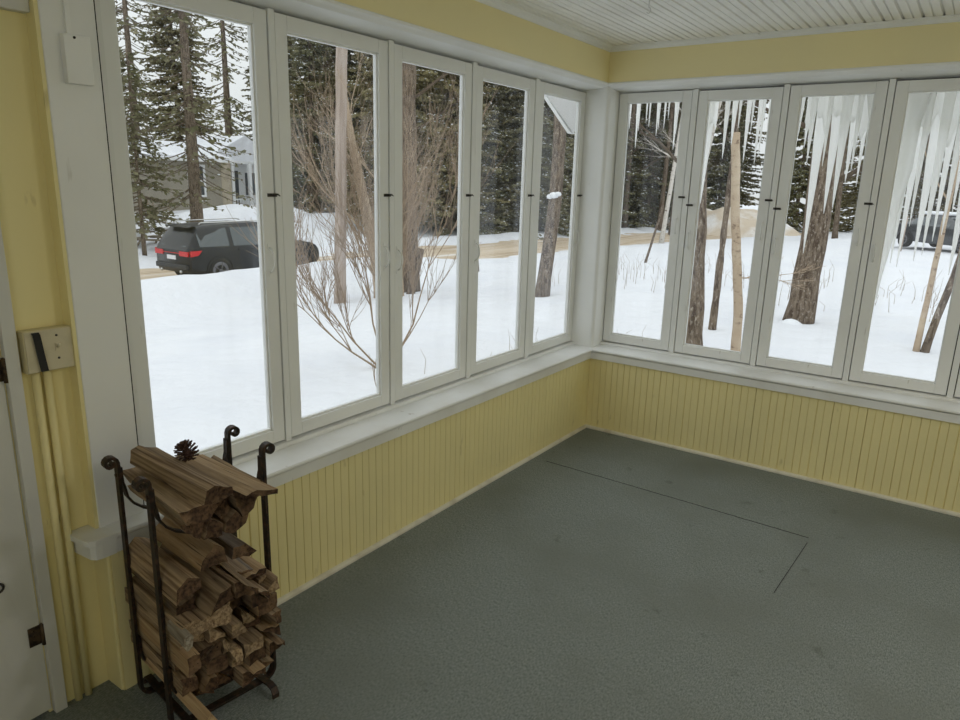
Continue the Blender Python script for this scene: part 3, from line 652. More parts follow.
# ploughed sandy bank where the road bends, behind the birch
def mound(name, cx, cy, rx, ry, h, mt, label, cat='snow bank', seed=0):
    V = []; n = 26; m = 14
    for j in range(m+1):
        rr = j/m
        for i in range(n):
            a = 2*PI*i/n; x = cx+math.cos(a)*rx*rr; y = cy+math.sin(a)*ry*rr
            hh = h*(1-rr**2.2)*(1+.35*noise.noise(Vector((x*.5,y*.5,seed)))); V.append((x, y, ground_z(x,y)-.06+hh))
    F = [(j*n+i, j*n+(i+1)%n, (j+1)*n+(i+1)%n, (j+1)*n+i) for j in range(m) for i in range(n)]
    return tag(raw_obj(name, V, F, M[mt], smooth=True), label, cat)
mound('snow_bank', -13.6, 50, 5.5, 3.6, 1.9, 'bank', 'high tan sandy snow bank where the road bends, seen past the birch', seed=4)

# ---- conifers
rs = np.random.RandomState(7)
def conifer_meshes(h, R, seed, z0=.08, dens=1., droop=.35, trunk_r=.16, spray=.30, snow=.12, gap=.0, curve=.85, nb=None, needle=1.0):
    rn = np.random.RandomState(seed); V = []; F = []; SV = []; SF = []
    nb = nb or int(h*15*dens); bt = MB()
    bt.tube([(0,0,-.3),(0,0,h*.3),(0,0,h*.65),(0,0,h)], [trunk_r*1.15, trunk_r*.85, trunk_r*.5, .02], 9)
    for i in range(nb):
        t = rn.uniform(0,1)**.85; z = h*(z0+(1-z0)*t)
        L_ = R*((1-t)**curve)*rn.uniform(.55,1.1)+.12
        if gap and rn.rand() < gap: continue
        a = rn.uniform(0, 2*PI); d = np.array([math.cos(a), math.sin(a), 0]); sd = np.array([-d[1], d[0], 0])
        dr = droop*rn.uniform(.6,1.3); P = []; ns = 5
        for k in range(ns+1):
            u = k/ns; P.append(np.array([0,0,z])+d*L_*u+np.array([0,0,L_*(-dr*u+.22*dr*u*u*2)]))
        bt.tube([tuple(p) for p in P[:ns+1]], [max(.004,.012*L_*(1-.9*k/ns)+.003) for k in range(ns+1)], 3, cap=False)
        q = int(L_/.07*needle*spray/.3)+2
        for _ in range(q):
            u = rn.uniform(.12,1)**.8; k = min(int(u*ns), ns-1); p = P[k]+(P[k+1]-P[k])*(u*ns-k)
            s_ = rn.choice((-1,1)); ln = spray*rn.uniform(.5,1.2)*(1.15-.6*u); w_ = ln*rn.uniform(.16,.30)
            dd = d*rn.uniform(.2,1)+sd*s_*rn.uniform(.2,1.1)+np.array([0,0,rn.uniform(-.75,.15)]); dd /= np.linalg.norm(dd)
            wv = np.cross(dd, rn.normal(size=3)); wv /= np.linalg.norm(wv)+1e-9
            n_ = len(V); V += [p-wv*w_*.3, p+wv*w_*.3, p+dd*ln*.6+wv*w_, p+dd*ln, p+dd*ln*.6-wv*w_]; F.append((n_,n_+1,n_+2,n_+4)); F.append((n_+4,n_+2,n_+3,n_+3))
            if rn.rand() < snow*.45:
                c = p+dd*ln*.4+np.array([0,0,.03]); r_ = ln*rn.uniform(.12,.32); n_ = len(SV)
                for (ax,ay,az) in ((1,0,0),(0,1,0),(-1,0,0),(0,-1,0),(0,0,.6),(0,0,-.3)): SV.append(c+np.array([ax*r_*rn.uniform(.7,1.5), ay*r_*rn.uniform(.7,1.5), az*r_]))
                for q1 in range(4): SF += [(n_+q1, n_+(q1+1)%4, n_+4), (n_+(q1+1)%4, n_+q1, n_+5)]
    F = [f if f[3] != f[2] else f[:3] for f in F]
    tris = [f for f in F if len(f) == 3]; quads = [f for f in F if len(f) == 4]
    allt = tris+[q[:3] for q in quads]+[(q[0],q[2],q[3]) for q in quads]
    return bt, V, allt, SV, SF
PROTO = {}
def conifer_proto(key, label, group=None, needles='needles', bark='bark', **kw):
    bt, V, F, SV, SF = conifer_meshes(**kw); r = empty('conifer_tree', (0,0,-50), label=label, cat='tree')
    bt.build('trunk', M[bark], r); raw_obj('foliage', V, F, M[needles], r)
    if SF: raw_obj('snow', SV, SF, M['snowlump'], r, kind='stuff')
    reg(r); PROTO[key] = [r, False]; return r
def plant(key, x, y, rz=0, sc=1., label=None, group=None, dz=0, tilt=(0,0), name=None):
    r, used = PROTO[key]
    o = copy_tree(r) if used else r; PROTO[key][1] = True
    o.location = (x, y, ground_z(x,y)-.05+dz); o.rotation_euler = (tilt[0],tilt[1],rz); o.scale = (sc,sc,sc)
    if label: o['label'] = label
    if group: o['group'] = group
    elif 'group' in o: del o['group']
    return o
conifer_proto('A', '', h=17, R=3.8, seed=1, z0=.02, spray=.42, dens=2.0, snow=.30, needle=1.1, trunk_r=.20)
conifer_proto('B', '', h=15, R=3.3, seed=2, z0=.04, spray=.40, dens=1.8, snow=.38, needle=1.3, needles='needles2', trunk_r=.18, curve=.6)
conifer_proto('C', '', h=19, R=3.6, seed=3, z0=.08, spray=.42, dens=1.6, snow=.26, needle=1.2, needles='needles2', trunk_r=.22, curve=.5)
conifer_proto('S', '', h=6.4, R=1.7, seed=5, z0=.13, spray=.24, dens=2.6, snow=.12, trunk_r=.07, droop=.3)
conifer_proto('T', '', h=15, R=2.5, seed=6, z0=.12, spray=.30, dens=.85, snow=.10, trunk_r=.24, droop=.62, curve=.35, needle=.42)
GW = 'tall conifers of the wood beyond the road'
rnd = random.Random(3)
plant('T', -23.6, 12.65, .6, 1.0, 'tall conifer with a bare grey trunk and thin drooping limbs behind the parked dark car')
plant('S', -22.9, 9.95, 0, 1.12, 'small spruce with snowy lower boughs left of the tall bare trunk')
plant('A', -28.5, 10.6, 1, .62, 'green spruce at the left edge of the first left window')
# beside / behind the house
for i,(x,y,k,s) in enumerate([(-39,25.5,'T',1.1),(-43,24.5,'C',.85),(-43,21.5,'T',1.15),(-47,22,'T',1.2)]):
    plant(k, x, y, i*1.3, s, 'tall loose conifer rising over the right end of the grey house', 'conifers at the right end of the grey house')
# wood beyond the road, left windows
pts = []
for row,(dist,n,a0,a1) in enumerate([(41,13,-.76,-.33),(47,15,-.87,-.30),(54,17,-.90,-.25),(64,16,-.92,-.22)]):
    for i in range(n):
        a = a0+(a1-a0)*(i+rnd.uniform(.1,.9))/n; dx, dy = math.sin(a), math.cos(a)
        d = dist+rnd.uniform(-2.5,2.5); x, y = 1.99+dx*d, -4.14+dy*d
        if x > road_x(y)-5 or (x < -30 and 4 < y < 25): continue
        pts.append((x,y))
# straight ahead and to the right
for row,(yy,n,x0,x1) in enumerate([(54,7,-3,24),(61,10,-24,26),(69,9,-28,32)]):
    for i in range(n):
        x = x0+(x1-x0)*(i+rnd.uniform(.1,.9))/n; y = yy+rnd.uniform(-3,3)
        pts.append((x,y))
for i,(x,y) in enumerate(pts):
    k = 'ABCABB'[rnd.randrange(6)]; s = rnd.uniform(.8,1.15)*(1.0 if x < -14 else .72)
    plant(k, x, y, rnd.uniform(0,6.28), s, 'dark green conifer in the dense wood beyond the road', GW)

# ---- bare trunks, pole, stems (placed where they stand in the yard)
def trunk(name, base, top, r0, r1, mt, label, cat='tree', bends=None, group=None, limbs=(), n=14, seg=16, knobs=.0, seed=0, snow=None):
    rnd = random.Random(seed+int(abs(base[0])*100)); b = MB(); B = Vector(base); T = Vector(top); pts = []; rad = []
    for i in range(seg+1):
        t = i/seg; p = B.lerp(T, t)
        if bends: 
            for (tc_, dx, dy, wd) in bends: p += Vector((dx,dy,0))*math.exp(-((t-tc_)/wd)**2)
        p += Vector((rnd.uniform(-1,1),rnd.uniform(-1,1),0))*r0*.08; pts.append(p); rad.append((r0+(r1-r0)*t+(r0*.22*math.exp(-t*30)))*(1+rnd.uniform(-knobs,knobs)))
    b.tube(pts, rad, n)
    r = b.build(name, M[mt], label=label, cat=cat, group=group)
    for k,(t, dirv, ln, lr) in enumerate(limbs):
        q = pts[int(t*seg)]; m_ = MB(); limb(m_, q, Vector(dirv).normalized(), ln, lr, 3, rnd); o = m_.build('branch', M[mt if mt != 'bark' else 'darktwig'], r)
    return r, pts
def limb(b, p, d, ln, r, depth, rnd, spread=.55, up=.1, kids=3):
    n = 5; pts = [p]; dd = d.copy()
    for i in range(n):
        dd = (dd+Vector((rnd.uniform(-.18,.18),rnd.uniform(-.18,.18),rnd.uniform(-.12,.12)+up*.3))).normalized(); pts.append(pts[-1]+dd*ln/n)
    b.tube(pts, [r*(1-.75*i/n)+.0012 for i in range(n+1)], 5 if depth > 1 else 3, cap=False)
    if depth <= 0: return
    for k in range(kids+rnd.randrange(2)):
        i = rnd.randrange(1, n+1); nd = (dd+Vector((rnd.uniform(-1,1),rnd.uniform(-1,1),rnd.uniform(-.4,.8)))*spread).normalized()
        limb(b, pts[i], nd, ln*rnd.uniform(.45,.75), r*.5*(1-.5*i/n)+.001, depth-1, rnd, spread, up, kids)
def gz(x, y, dz=-.12): return (x, y, ground_z(x,y)+dz)
pole, _ = trunk('utility_pole', gz(-10.21,7.5,-.3), (-10.05,7.75,9.5), .135, .12, 'pole', 'tall weathered utility pole standing in the snowy yard', 'pole')
b = MB(); P = []
for i in range(25):
    t = i/24; P.append(Vector((-10.05,7.75,6.2)).lerp(Vector((-40,-6,6.6)), t)+Vector((0,0,-.9*4*t*(1-t)*.6)))
b.tube(P, .014, 5); tag(b.build('utility_wire', M['dark']), 'thin utility wire crossing the sky left of the pole', 'wire')
trunk('maple_tree', gz(-10.42,10.29), (-10.9,10.6,10), .27, .17, 'bark', 'thick brown trunk seen through the third left window', limbs=[(.45,(1,.6,.5),2.4,.05),(.5,(-.7,-1,.6),2.2,.05),(.6,(.9,-.3,.4),2.4,.04),(.38,(.7,1,.35),1.8,.035)], bends=[(.2,-.05,0,.2)])
trunk('tree_stump', gz(-9.95,9.72), (-9.86,10.05,-.12), .105, .115, 'bark', 'short broken trunk stub leaning beside the thick brown trunk', seg=6)
T2 = gz(-9.9,8.6)
trunk('clump_tree', T2, (-11.1,8.5,4.2), .20, .035, 'barkpale', 'leaning pale brown trunk right of the utility pole', limbs=[(.25,(-.5,-.6,1),2.2,.04),(.3,(.6,.6,1),2.4,.04),(.4,(-.6,.3,1),2.6,.035),(.45,(.3,-.8,1),2.2,.03)], bends=[(.15,.12,.0,.2)])
trunk('clump_tree', (T2[0]+.25,T2[1]+.4,T2[2]), (-9.9,9.2,4.6), .10, .015, 'barkpale', 'thinner pale stem rising right behind the leaning pale brown trunk', limbs=[(.3,(.5,.6,1),1.8,.03),(.4,(-.5,-.5,1),2.0,.03)])
trunk('sapling', gz(-11.9,15.57), (-12.1,15.5,1.6), .06, .02, 'bark', 'thin little sapling with a few leaves, left edge of the fourth left window', limbs=[(.5,(.6,.4,.6),.6,.012),(.7,(-.4,.4,.7),.5,.01)])
lt, lp = trunk('leaning_tree', gz(-5.94,9.65), (-6.15,10.9,8.4), .155, .125, 'bark', 'leaning grey trunk with a snow patch, seen through the fifth left window', bends=[(.25,.06,.10,.18)], limbs=[(.5,(.8,.5,.4),1.6,.03),(.6,(-.8,.2,.3),1.8,.03)])
b = MB(); q = lp[4]; 
for dx,dz,k in ((-.07,-.01,.8),(.02,.02,1),(.12,.05,.75)): b.lathe([(.02*k,-.07*k),(.09*k,-.05*k),(.11*k,0),(.08*k,.05*k),(.02*k,.07*k)], (q.x+dx,q.y-.12,q.z+dz), 9)
b.build('snow_patch', M['snowlump'], lt)
trunk('wooden_stake', gz(-7.6,19.8), (-7.25,20.2,1.0), .045, .038, 'bark', 'thin grey stake leaning in the snow outside the first back window', 'stake', seg=6)
trunk('tall_tree', gz(-.78,4.6), (-1.22,5.0,4.3), .172, .075, 'bark', 'large brown trunk close outside the second back window', limbs=[(.55,(-.8,.4,.5),1.4,.03)])
trunk('thin_tree', gz(-1.46,7.73), (-1.50,8.0,4.2), .052, .035, 'bark', 'thin dark knobby trunk just right of the large brown trunk', knobs=.25, seg=24, limbs=[(.66,(-.7,.2,.5),.7,.015)])
trunk('birch_tree', gz(-.20,4.55), (-.56,4.7,2.25), .058, .050, 'barkpale', 'smooth tan birch trunk broken off at the top, second back window', bends=[(.35,.05,.0,.25)], knobs=.05, seg=20, limbs=[(.45,(.8,.2,.1),.5,.008)])
t3, p3 = trunk('forked_tree', gz(-.49,9.68), (-.45,10.1,7), .235, .17, 'bark', 'thick brown trunk with snow at its foot, third back window', limbs=[(.35,(.8,.2,.5),2.0,.05),(.45,(-.9,.2,.4),2.2,.05),(.55,(.6,-.3,.7),2.4,.045)], bends=[(.2,.05,0,.2)])
b = MB(); b.lathe([(.22,-.02),(.18,.06),(.10,.11),(.02,.13)], (p3[0].x-.05,p3[0].y-.32,p3[0].z+.08), 14); b.build('snow_patch', M['snowlump'], t3)
trunk('young_tree', gz(1.50,8.01), (1.62,8.4,3.8), .045, .025, 'barkpale', 'thin left stem of the pair outside the fourth back window', limbs=[(.5,(-.5,.3,.9),1.0,.012)])
trunk('young_tree', gz(1.60,8.03), (2.02,8.4,4.2), .055, .03, 'bark', 'crooked right stem of the pair outside the fourth back window', bends=[(.3,.10,0,.15)], limbs=[(.42,(.8,.2,.6),1.0,.016),(.6,(-.3,.3,.9),1.1,.014)])
for i,(x,y,tx,r_) in enumerate([(-12.6,34.5,-11.6,.13),(-12.2,36.0,-10.9,.11),(-11.4,35.2,-9.6,.08)]):
    trunk('white_birch', gz(x,y), (tx,y,11), r_, .06, 'birch', 'slim white birch leaning right beyond the road, first back window', group='white birches beyond the road', limbs=[(.4,(-.9,.2,.3),2.2,.04),(.5,(.7,.2,.6),2,.03),(.62,(-.6,.2,.7),2,.03)])
for i,(x,y,h_,r_) in enumerate([(-15.5,44,12,.22),(-17.2,46,12,.2),(-19.5,45,13,.22),(-22.5,43,12,.18),(-26,40,13,.2),(-28.5,36,13,.24),(-30.5,33,12,.2),(-25.5,44,13,.2)]):
    trunk('bare_tree', gz(x,y), (x+rnd.uniform(-.6,.6),y,h_), r_, .08, 'bark', 'brown bare trunk at the front edge of the wood beyond the road', group='bare trunks at the edge of the wood', limbs=[(.3,(rnd.uniform(-1,1),.2,.4),3,.06),(.4,(rnd.uniform(-1,1),.2,.3),3,.06),(.5,(rnd.uniform(-1,1),.2,.4),3,.05),(.6,(rnd.uniform(-1,1),.2,.5),3,.05)])
for i,(x,y) in enumerate([(2.4,42),(4.5,44),(-3.2,44),(-1.0,47),(-5.5,46),(7,45),(.8,50)]):
    trunk('bare_tree', gz(x,y), (x+rnd.uniform(-.6,.6),y,10), .17, .07, 'bark', 'slim brown trunk standing in the open wood behind the icicles', group='slim trunks behind the icicles', limbs=[(.25,(rnd.uniform(-1,1),.2,.5),3,.06),(.35,(rnd.uniform(-1,1),.2,.4),3,.05),(.5,(rnd.uniform(-1,1),.2,.6),3,.05)])
# bare shrub close to the second left window
def shrub(name, base, dirs, ln, r, depth, label, mt, seed, kids=3, spread=.5, cat='shrub', group=None):
    rnd = random.Random(seed); b = MB()
    for d in dirs: limb(b, Vector(base), Vector(d).normalized(), ln*rnd.uniform(.8,1.1), r, depth, rnd, spread, .25, kids)
    return b.build(name, M[mt], label=label, cat=cat, group=group)
sb = (-3.95, 2.30, ground_z(-3.95,2.30)-.1)
shrub('bare_shrub', sb, [(-.5,-.6,1),(-.2,-.1,1),(.3,.3,1),(-.75,-.9,.75),(.0,.5,1)], 1.75, .014, 3, 'bare shrub with thin curved twigs close to the second left window', 'twig', 4, kids=5)
shrub('bare_shrub', (-9.2,8.2,ground_z(-9.2,8.2)-.1), [(-.3,-.2,1),(.2,.3,1),(-.6,-.6,1),(.1,-.2,1),(-.8,-.3,1),(.5,-.1,1)], 3.0, .022, 3, 'taller twiggy bush between the utility pole and the pale brown trunk', 'twig', 9, kids=5)
shrub('bare_shrub', (-2.75,.95,ground_z(-2.75,.95)-.05), [(-.1,.1,1),(.05,-.12,1)], .55, .006, 1, 'two thin reddish twigs poking from the snow below the third left window', 'twig', 12, kids=1, spread=.2)
# dead weeds outside the first back window
rnd = random.Random(8); b = MB()
for i in range(150):
    x = rnd.uniform(-7.5,1.5); y = rnd.uniform(11,17); h_ = rnd.uniform(.2,.65); z = ground_z(x,y)
    b.tube([(x,y,z-.05),(x+rnd.uniform(-.05,.05),y,z+h_*.6),(x+rnd.uniform(-.2,.2),y+rnd.uniform(-.1,.1),z+h_)], [.006,.004,.002], 3, cap=False)
for i in range(26):
    x = rnd.uniform(-3.6,-.8); y = rnd.uniform(2,6.5); h_ = rnd.uniform(.15,.4); z = ground_z(x,y)
    b.tube([(x,y,z-.05),(x+rnd.uniform(-.03,.03),y,z+h_*.6),(x+rnd.uniform(-.1,.1),y,z+h_)], [.004,.003,.0015], 3, cap=False)
tag(b.build('dead_weeds', M['twig']), 'thin dead weed stalks poking out of the snow', 'weeds', None, 'stuff')
# brown brush under the trees by the house
rnd = random.Random(21)
for i,(x,y) in enumerate([(-29.8,12.4),(-29.5,14.6),(-31.5,26.5),(-31,29),(-30,31.5),(-29,34)]):
    shrub('brush', (x,y,ground_z(x,y)-.1), [(rnd.uniform(-1,1),rnd.uniform(-1,1),.8) for _ in range(6)], 1.1, .03, 2, 'brown leafless brush along the far side of the road near the grey house', 'twig', 30+i, kids=4, group='brush near the grey house')

# ---- grey house across the road
M['siding'] = mat('taupe_siding', (.30,.275,.225), .8, bump=(6,.3,.01,(.1,.1,8)))
M['housetrim'] = mat('white_house_trim', (.75,.76,.76), .6)
M['housestone'] = mat('pale_stone', (.50,.44,.34), .9, noise_=(3,4,(.36,.31,.24),.4,.7))
M['houseglass'] = mat('dark_house_glass', (.06,.07,.08), .15)
hz = -.32
r = tag(empty('house', (-33,16.6,hz)), 'single storey grey house with a snowy roof across the road', 'house')
b = MB(); b.box((-8,-8.5,-.5),(0,3.9,2.75)); b.box((-5,3.9,-.5),(-1.6,8,2.75))
for z in [i*.16 for i in range(0,17)]: b.prism([(0,z),(.025,z),(.0,z+.15)], -8.5, 3.9, 'y')
b.build('wall', M['siding'], r)
b = MB(); b.prism([(-8.6,2.72),(.55,2.72),(.55,2.84),(-4,3.75),(-8.6,2.9)], -9.1, 4.3, 'y'); b.prism([(3.7,2.72),(8.6,2.72),(8.6,2.86),(6.3,4.2),(3.7,2.86)], -6, -.9, 'x'); b.build('roof', M['snow'], r)
b = MB(); b.box((.45,-9.1,2.60),(.60,4.3,2.74)); b.box((-1.0,3.7,2.6),(-.85,8.6,2.74)); b.build('eave_board', M['housetrim'], r)
b = MB(); b.prism([(3.9,2.74),(8.4,2.74),(6.3,4.0)], -1.6, -1.3, 'x'); b.build('gable', M['siding'], r)
b = MB(); b.box((-1.6,3.9,-.4),(-.5,4.9,2.7)); b.build('stone_pier', M['housestone'], r)
for (y,w_,h_,z) in ((2.35,1.05,1.7,.75),(-2.6,1.6,1.5,.9)):
    f = MB(); y0 = y-w_/2
    for bb in (((0,y0,z),(.07,y0+.12,z+h_)),((0,y0+w_-.12,z),(.07,y0+w_,z+h_)),((0,y0,z),(.08,y0+w_,z+.1)),((0,y0,z+h_-.12),(.08,y0+w_,z+h_)),((0,y0+.1,z+h_/2-.04),(.06,y0+w_-.1,z+h_/2+.04))): f.box(*bb)
    wo_ = f.build('window', M['housetrim'], r); m_ = MB(); m_.box((.0,y0+.1,z+.08),(.03,y0+w_-.1,z+h_-.1)); m_.build('pane', M['houseglass'], wo_)
for y in (5.1,6.3,7.9):
    b = MB(); b.box((-.75,y-.09,-.3),(-.57,y+.09,2.62)); b.build('porch_post', M['housetrim'], r)
b = MB(); b.box((-1.6,4.9,-.4),(-1.5,8,2.65)); b.build('porch_wall', M['housetrim'], r)
b = MB(); b.box((-1.52,5.3,.2),(-1.46,6.1,2.2)); b.box((-1.52,6.6,.8),(-1.46,7.7,2.1)); b.build('porch_glazing', M['houseglass'], r)
b = MB(); b.box((-.7,5.1,.55),(-.62,7.9,.62)); b.box((-.7,5.1,-.1),(-.62,7.9,-.02))
for i in range(16): b.box((-.69,5.2+i*.17,-.1),(-.65,5.24+i*.17,.6))
b.build('porch_railing', M['housetrim'], r)
mound('snow_bank', -29.6, 19.5, 1.5, 5.5, .75, 'snow', 'white shovelled snow heap in front of the grey house porch', seed=11)
mound('snow_bank', -26.5, 9.5, 1.6, 2.6, .55, 'snow', 'low white snow heap left of the small spruce', seed=13)
mound('snow_bank', -28.5, 25.5, 1.6, 3.5, .6, 'snow', 'white snow heap past the right end of the grey house', seed=15)
# picnic table behind the car
M['greywood'] = mat('weathered_table_wood', (.20,.17,.13), .9)
px_, py_ = -25.2, 12.0
r = tag(empty('picnic_table', (px_,py_,ground_z(px_,py_)), .5), 'snow covered wooden picnic table behind the roof of the parked car', 'table')
b = MB(); b.box((-.38,-.95,.72),(.38,.95,.77)); b.build('tabletop', M['greywood'], r)
b = MB(); b.box((-.34,-.9,.77),(.34,.9,.90)); b.build('snow', M['snowlump'], r, bevel=.05)
for s in (-1,1):
    b = MB(); b.box((s*.62,-.95,.42),(s*.88,.95,.46)); b.build('bench', M['greywood'], r)
    b = MB(); b.tube([(-.75,s*.65,0),(-.25,s*.65,.72)], .045, 4); b.build('leg', M['greywood'], r)
    b = MB(); b.tube([(.75,s*.65,0),(.25,s*.65,.72)], .045, 4); b.build('leg', M['greywood'], r)
    b = MB(); b.box((-.85,s*.65-.03,.36),(.85,s*.65+.03,.44)); b.build('brace', M['greywood'], r)

# ---- vehicles
M['carpaint'] = mat('black_car_paint', (.012,.014,.017), .3, .0, spec=.35, Coat_Weight=.12)
M['carglass'] = mat('tinted_car_glass', (.07,.085,.09), .06, spec=.8)
M['tyre'] = mat('black_tyre', (.02,.02,.02), .9)
M['rim'] = mat('dark_alloy_rim', (.16,.16,.17), .35, .8)
M['red'] = mat('red_tail_light', (.55,.015,.02), .25)
M['lamp'] = mat('clear_lamp', (.75,.75,.72), .2)
M['plate'] = mat('white_plate', (.75,.76,.80), .5)
M['yplate'] = mat('yellow_plate', (.75,.52,.06), .5)
M['greypaint'] = mat('dark_grey_car_paint', (.045,.05,.055), .3, .3, Coat_Weight=.5)
def car(name, loc, rz, label, paint, L_=5.1, Wd=1.92, H=1.78, suv=True):
    """x = forward, built centred; lofted shell of cross-sections along the length"""
    r = tag(empty(name, loc, rz), label, 'car')
    hl = L_/2; hw = Wd/2
    # stations: x, sill z, belt z, roof z, half width at the belt, half width at roof
    if suv: ST = [(-hl,.48,.98,1.02,.80,.74),(-hl+.07,.36,1.06,1.12,.90,.78),(-hl+.22,.33,1.10,1.42,.94,.72),(-hl+.45,.32,1.11,1.70,.96,.70),(-hl+1.0,.30,1.10,1.76,.96,.70),(-.3,.28,1.08,H,.96,.70),(.45,.28,1.07,1.74,.96,.69),(.85,.28,1.06,1.56,.96,.68),(1.35,.28,1.06,1.16,.96,.70),(1.5,.28,1.05,1.10,.95,.76),(2.1,.29,1.02,1.07,.93,.78),(hl-.2,.32,.94,.98,.88,.74),(hl-.03,.40,.80,.84,.80,.66),(hl,.48,.72,.75,.72,.6)]
    else: ST = [(-hl,.45,.92,.95,.78,.7),(-hl+.1,.34,.98,1.0,.86,.74),(-hl+.6,.3,1.0,1.06,.90,.72),(-hl+1.2,.28,.98,1.36,.9,.60),(-.4,.26,.96,1.45,.9,.60),(.2,.26,.95,1.44,.9,.6),(.55,.26,.94,1.34,.9,.62),(1.15,.26,.94,.99,.9,.7),(1.7,.28,.90,.94,.88,.7),(hl-.2,.32,.80,.84,.84,.66),(hl,.42,.66,.69,.7,.58)]
    sc = hw/.96; b = MB(); V = []; n = 0
    def ring(s):
        x,zs,zb,zr,wb,wr = s; wb *= sc; wr *= sc
        h = [(wb*.90,zs),(wb*.985,zs+.10),(wb*1.0,(zs+zb)/2+.05),(wb*.975,zb-.06),(wb*.95,zb),(wr+(wb*.95-wr)*.12,zb+(zr-zb)*.86),(wr*.90,zr-.012),(wr*.45,zr+.012)]
        return [(x,y,z) for y,z in h]+[(x,-y,z) for y,z in h[::-1]]
    R_ = [ring(s) for s in ST]; m = len(R_[0]); V = [p for q in R_ for p in q]
    F = [(i*m+k, i*m+(k+1)%m, (i+1)*m+(k+1)%m, (i+1)*m+k) for i in range(len(ST)-1) for k in range(m)]
    F += [tuple(range(m)), tuple(range((len(ST)-1)*m, len(ST)*m))[::-1]]
    b.add(V, F, True); body = b.build('body', M[paint], r)
    e = body.modifiers.new('es','EDGE_SPLIT'); e.split_angle = .6
    wx = (-hl+.98, hl-.95) if suv else (-hl+.85, hl-.85); wr_ = .385 if suv else .32
    # glass: panels slightly proud of the shell between stations
    def side_glass(i0, i1, t0, t1, name_='side_window'):
        for s in (-1,1):
            g = MB(); q = []
            for (i,t) in ((i0,t0),(i1,t1)):
                a = ST[int(i)]; c = ST[min(int(i)+1,len(ST)-1)]; f = i-int(i); st = [a[j]+(c[j]-a[j])*f for j in range(6)]
                x,zs,zb,zr,wb,wr = st; wb *= sc; wr *= sc; lo = (wb*.95+.008, zb+.02); hi = (wr+(wb*.95-wr)*.12+.012, zb+(zr-zb)*.84)
                for (yy,zz) in (lo,hi): q.append((x, s*yy, zz)); 
            q2 = [(p[0],p[1]-s*.02,p[2]) for p in q]
            g.add(q+q2, [(0,1,3,2),(4,6,7,5),(0,2,6,4),(1,5,7,3),(0,4,5,1),(2,3,7,6)]); g.build(name_, M['carglass'], r)
    if suv:
        side_glass(2.6,4.3,0,0); side_glass(4.42,5.35,0,0); side_glass(5.45,6.9,0,0)
        g = MB(); g.add([(-hl+.08-.01,-.62,1.13),(-hl+.08-.01,.62,1.13),(-hl+.42,.58,1.64),(-hl+.42,-.58,1.64),(-hl+.12,-.62,1.13),(-hl+.12,.62,1.13),(-hl+.46,.58,1.62),(-hl+.46,-.58,1.62)], [(0,3,2,1),(4,5,6,7),(0,1,5,4),(2,3,7,6),(1,2,6,5),(3,0,4,7)]); g.build('rear_window', M['carglass'], r)
        g = MB(); g.add([(1.36,-.62,1.15),(1.36,.62,1.15),(.80,.60,1.62),(.80,-.60,1.62),(1.30,-.62,1.12),(1.30,.62,1.12),(.75,.60,1.60),(.75,-.60,1.60)], [(0,1,2,3),(7,6,5,4),(0,4,5,1),(2,6,7,3),(1,5,6,2),(3,7,4,0)]); g.build('windscreen', M['carglass'], r)
        g = MB(); g.prism([(-hl+.30,1.70),(-hl+.22,1.67),(-hl+.50,1.745)], -.6, .6, 'y'); g.build('spoiler', M[paint], r)
        g = MB()
        for s in (-1,1): g.tube([(-hl+.55,s*.62,1.76),(-hl+.62,s*.62,1.81),(.2,s*.62,1.835),(.35,s*.62,1.79)], .018, 6)
        g.build('roof_rail', M['chrome'], r)
        g = MB(); g.box((-hl-.012,-.86,.925),(-hl+.05,.86,.945))
        for s in (-1,1): g.box((-hl-.015,s*.42,.86),(-hl+.10,s*.84,1.0)); g.prism([(-hl+.04,.86),(-hl+.52,.91),(-hl+.46,1.03),(-hl+.04,1.02)], s*.885, s*.935, 'y')
        g.build('tail_light', M['red'], r)
        g = MB(); g.box((-hl-.02,-.22,.74),(-hl+.02,.22,.86)); g.build('licence_plate', M['plate'], r)
        g = MB(); g.box((-hl-.05,-.82,.46),(-hl+.12,.82,.62)); g.build('bumper', M[paint], r, bevel=.03)
        g = MB()
        for s in (-1,1): g.tube([(-hl-.02,s*.5,.40),(-hl-.07,s*.5,.40)], .045, 10)
        g.build('exhaust_tip', M['chrome'], r)
        g = MB()
        for s in (-1,1):
            for x in (-.9,.35): g.box((x,s*.955,.98),(x+.16,s*.985,1.005))
        g.build('door_handle', M[paint], r)
        g = MB()
        for s in (-1,1): g.box((.92,s*.95,1.08),(1.08,s*1.16,1.24))
        g.build('wing_mirror', M[paint], r, bevel=.03)
    else:
        side_glass(2.75,4.0,0,0); side_glass(4.1,6.2,0,0)
        g = MB(); g.add([(1.17,-.60,1.0),(1.17,.60,1.0),(.60,.55,1.35),(.60,-.55,1.35),(1.1,-.6,.97),(1.1,.6,.97),(.55,.55,1.33),(.55,-.55,1.33)], [(0,1,2,3),(7,6,5,4),(0,4,5,1),(2,6,7,3),(1,5,6,2),(3,7,4,0)]); g.build('windscreen', M['carglass'], r)
        g = MB(); g.box((hl-.02,-.26,.48),(hl+.04,.26,.60)); g.build('licence_plate', M['yplate'], r)
        for s in (-1,1):
            g = MB(); g.box((hl-.14,s*.42,.64),(hl+.005,s*.74,.76)); g.build('headlight', M['lamp'], r, bevel=.02)
        g = MB(); g.box((hl-.04,-.36,.62),(hl+.02,.36,.76)); g.build('grille', M['tyre'], r)
        g = MB(); g.box((-1.3,-.55,1.43),(.35,.55,1.56)); g.build('snow', M['snowlump'], r, bevel=.06)
        g = MB(); g.box((1.3,-.5,.955),(1.9,.45,1.03)); g.build('snow', M['snowlump'], r, bevel=.035)
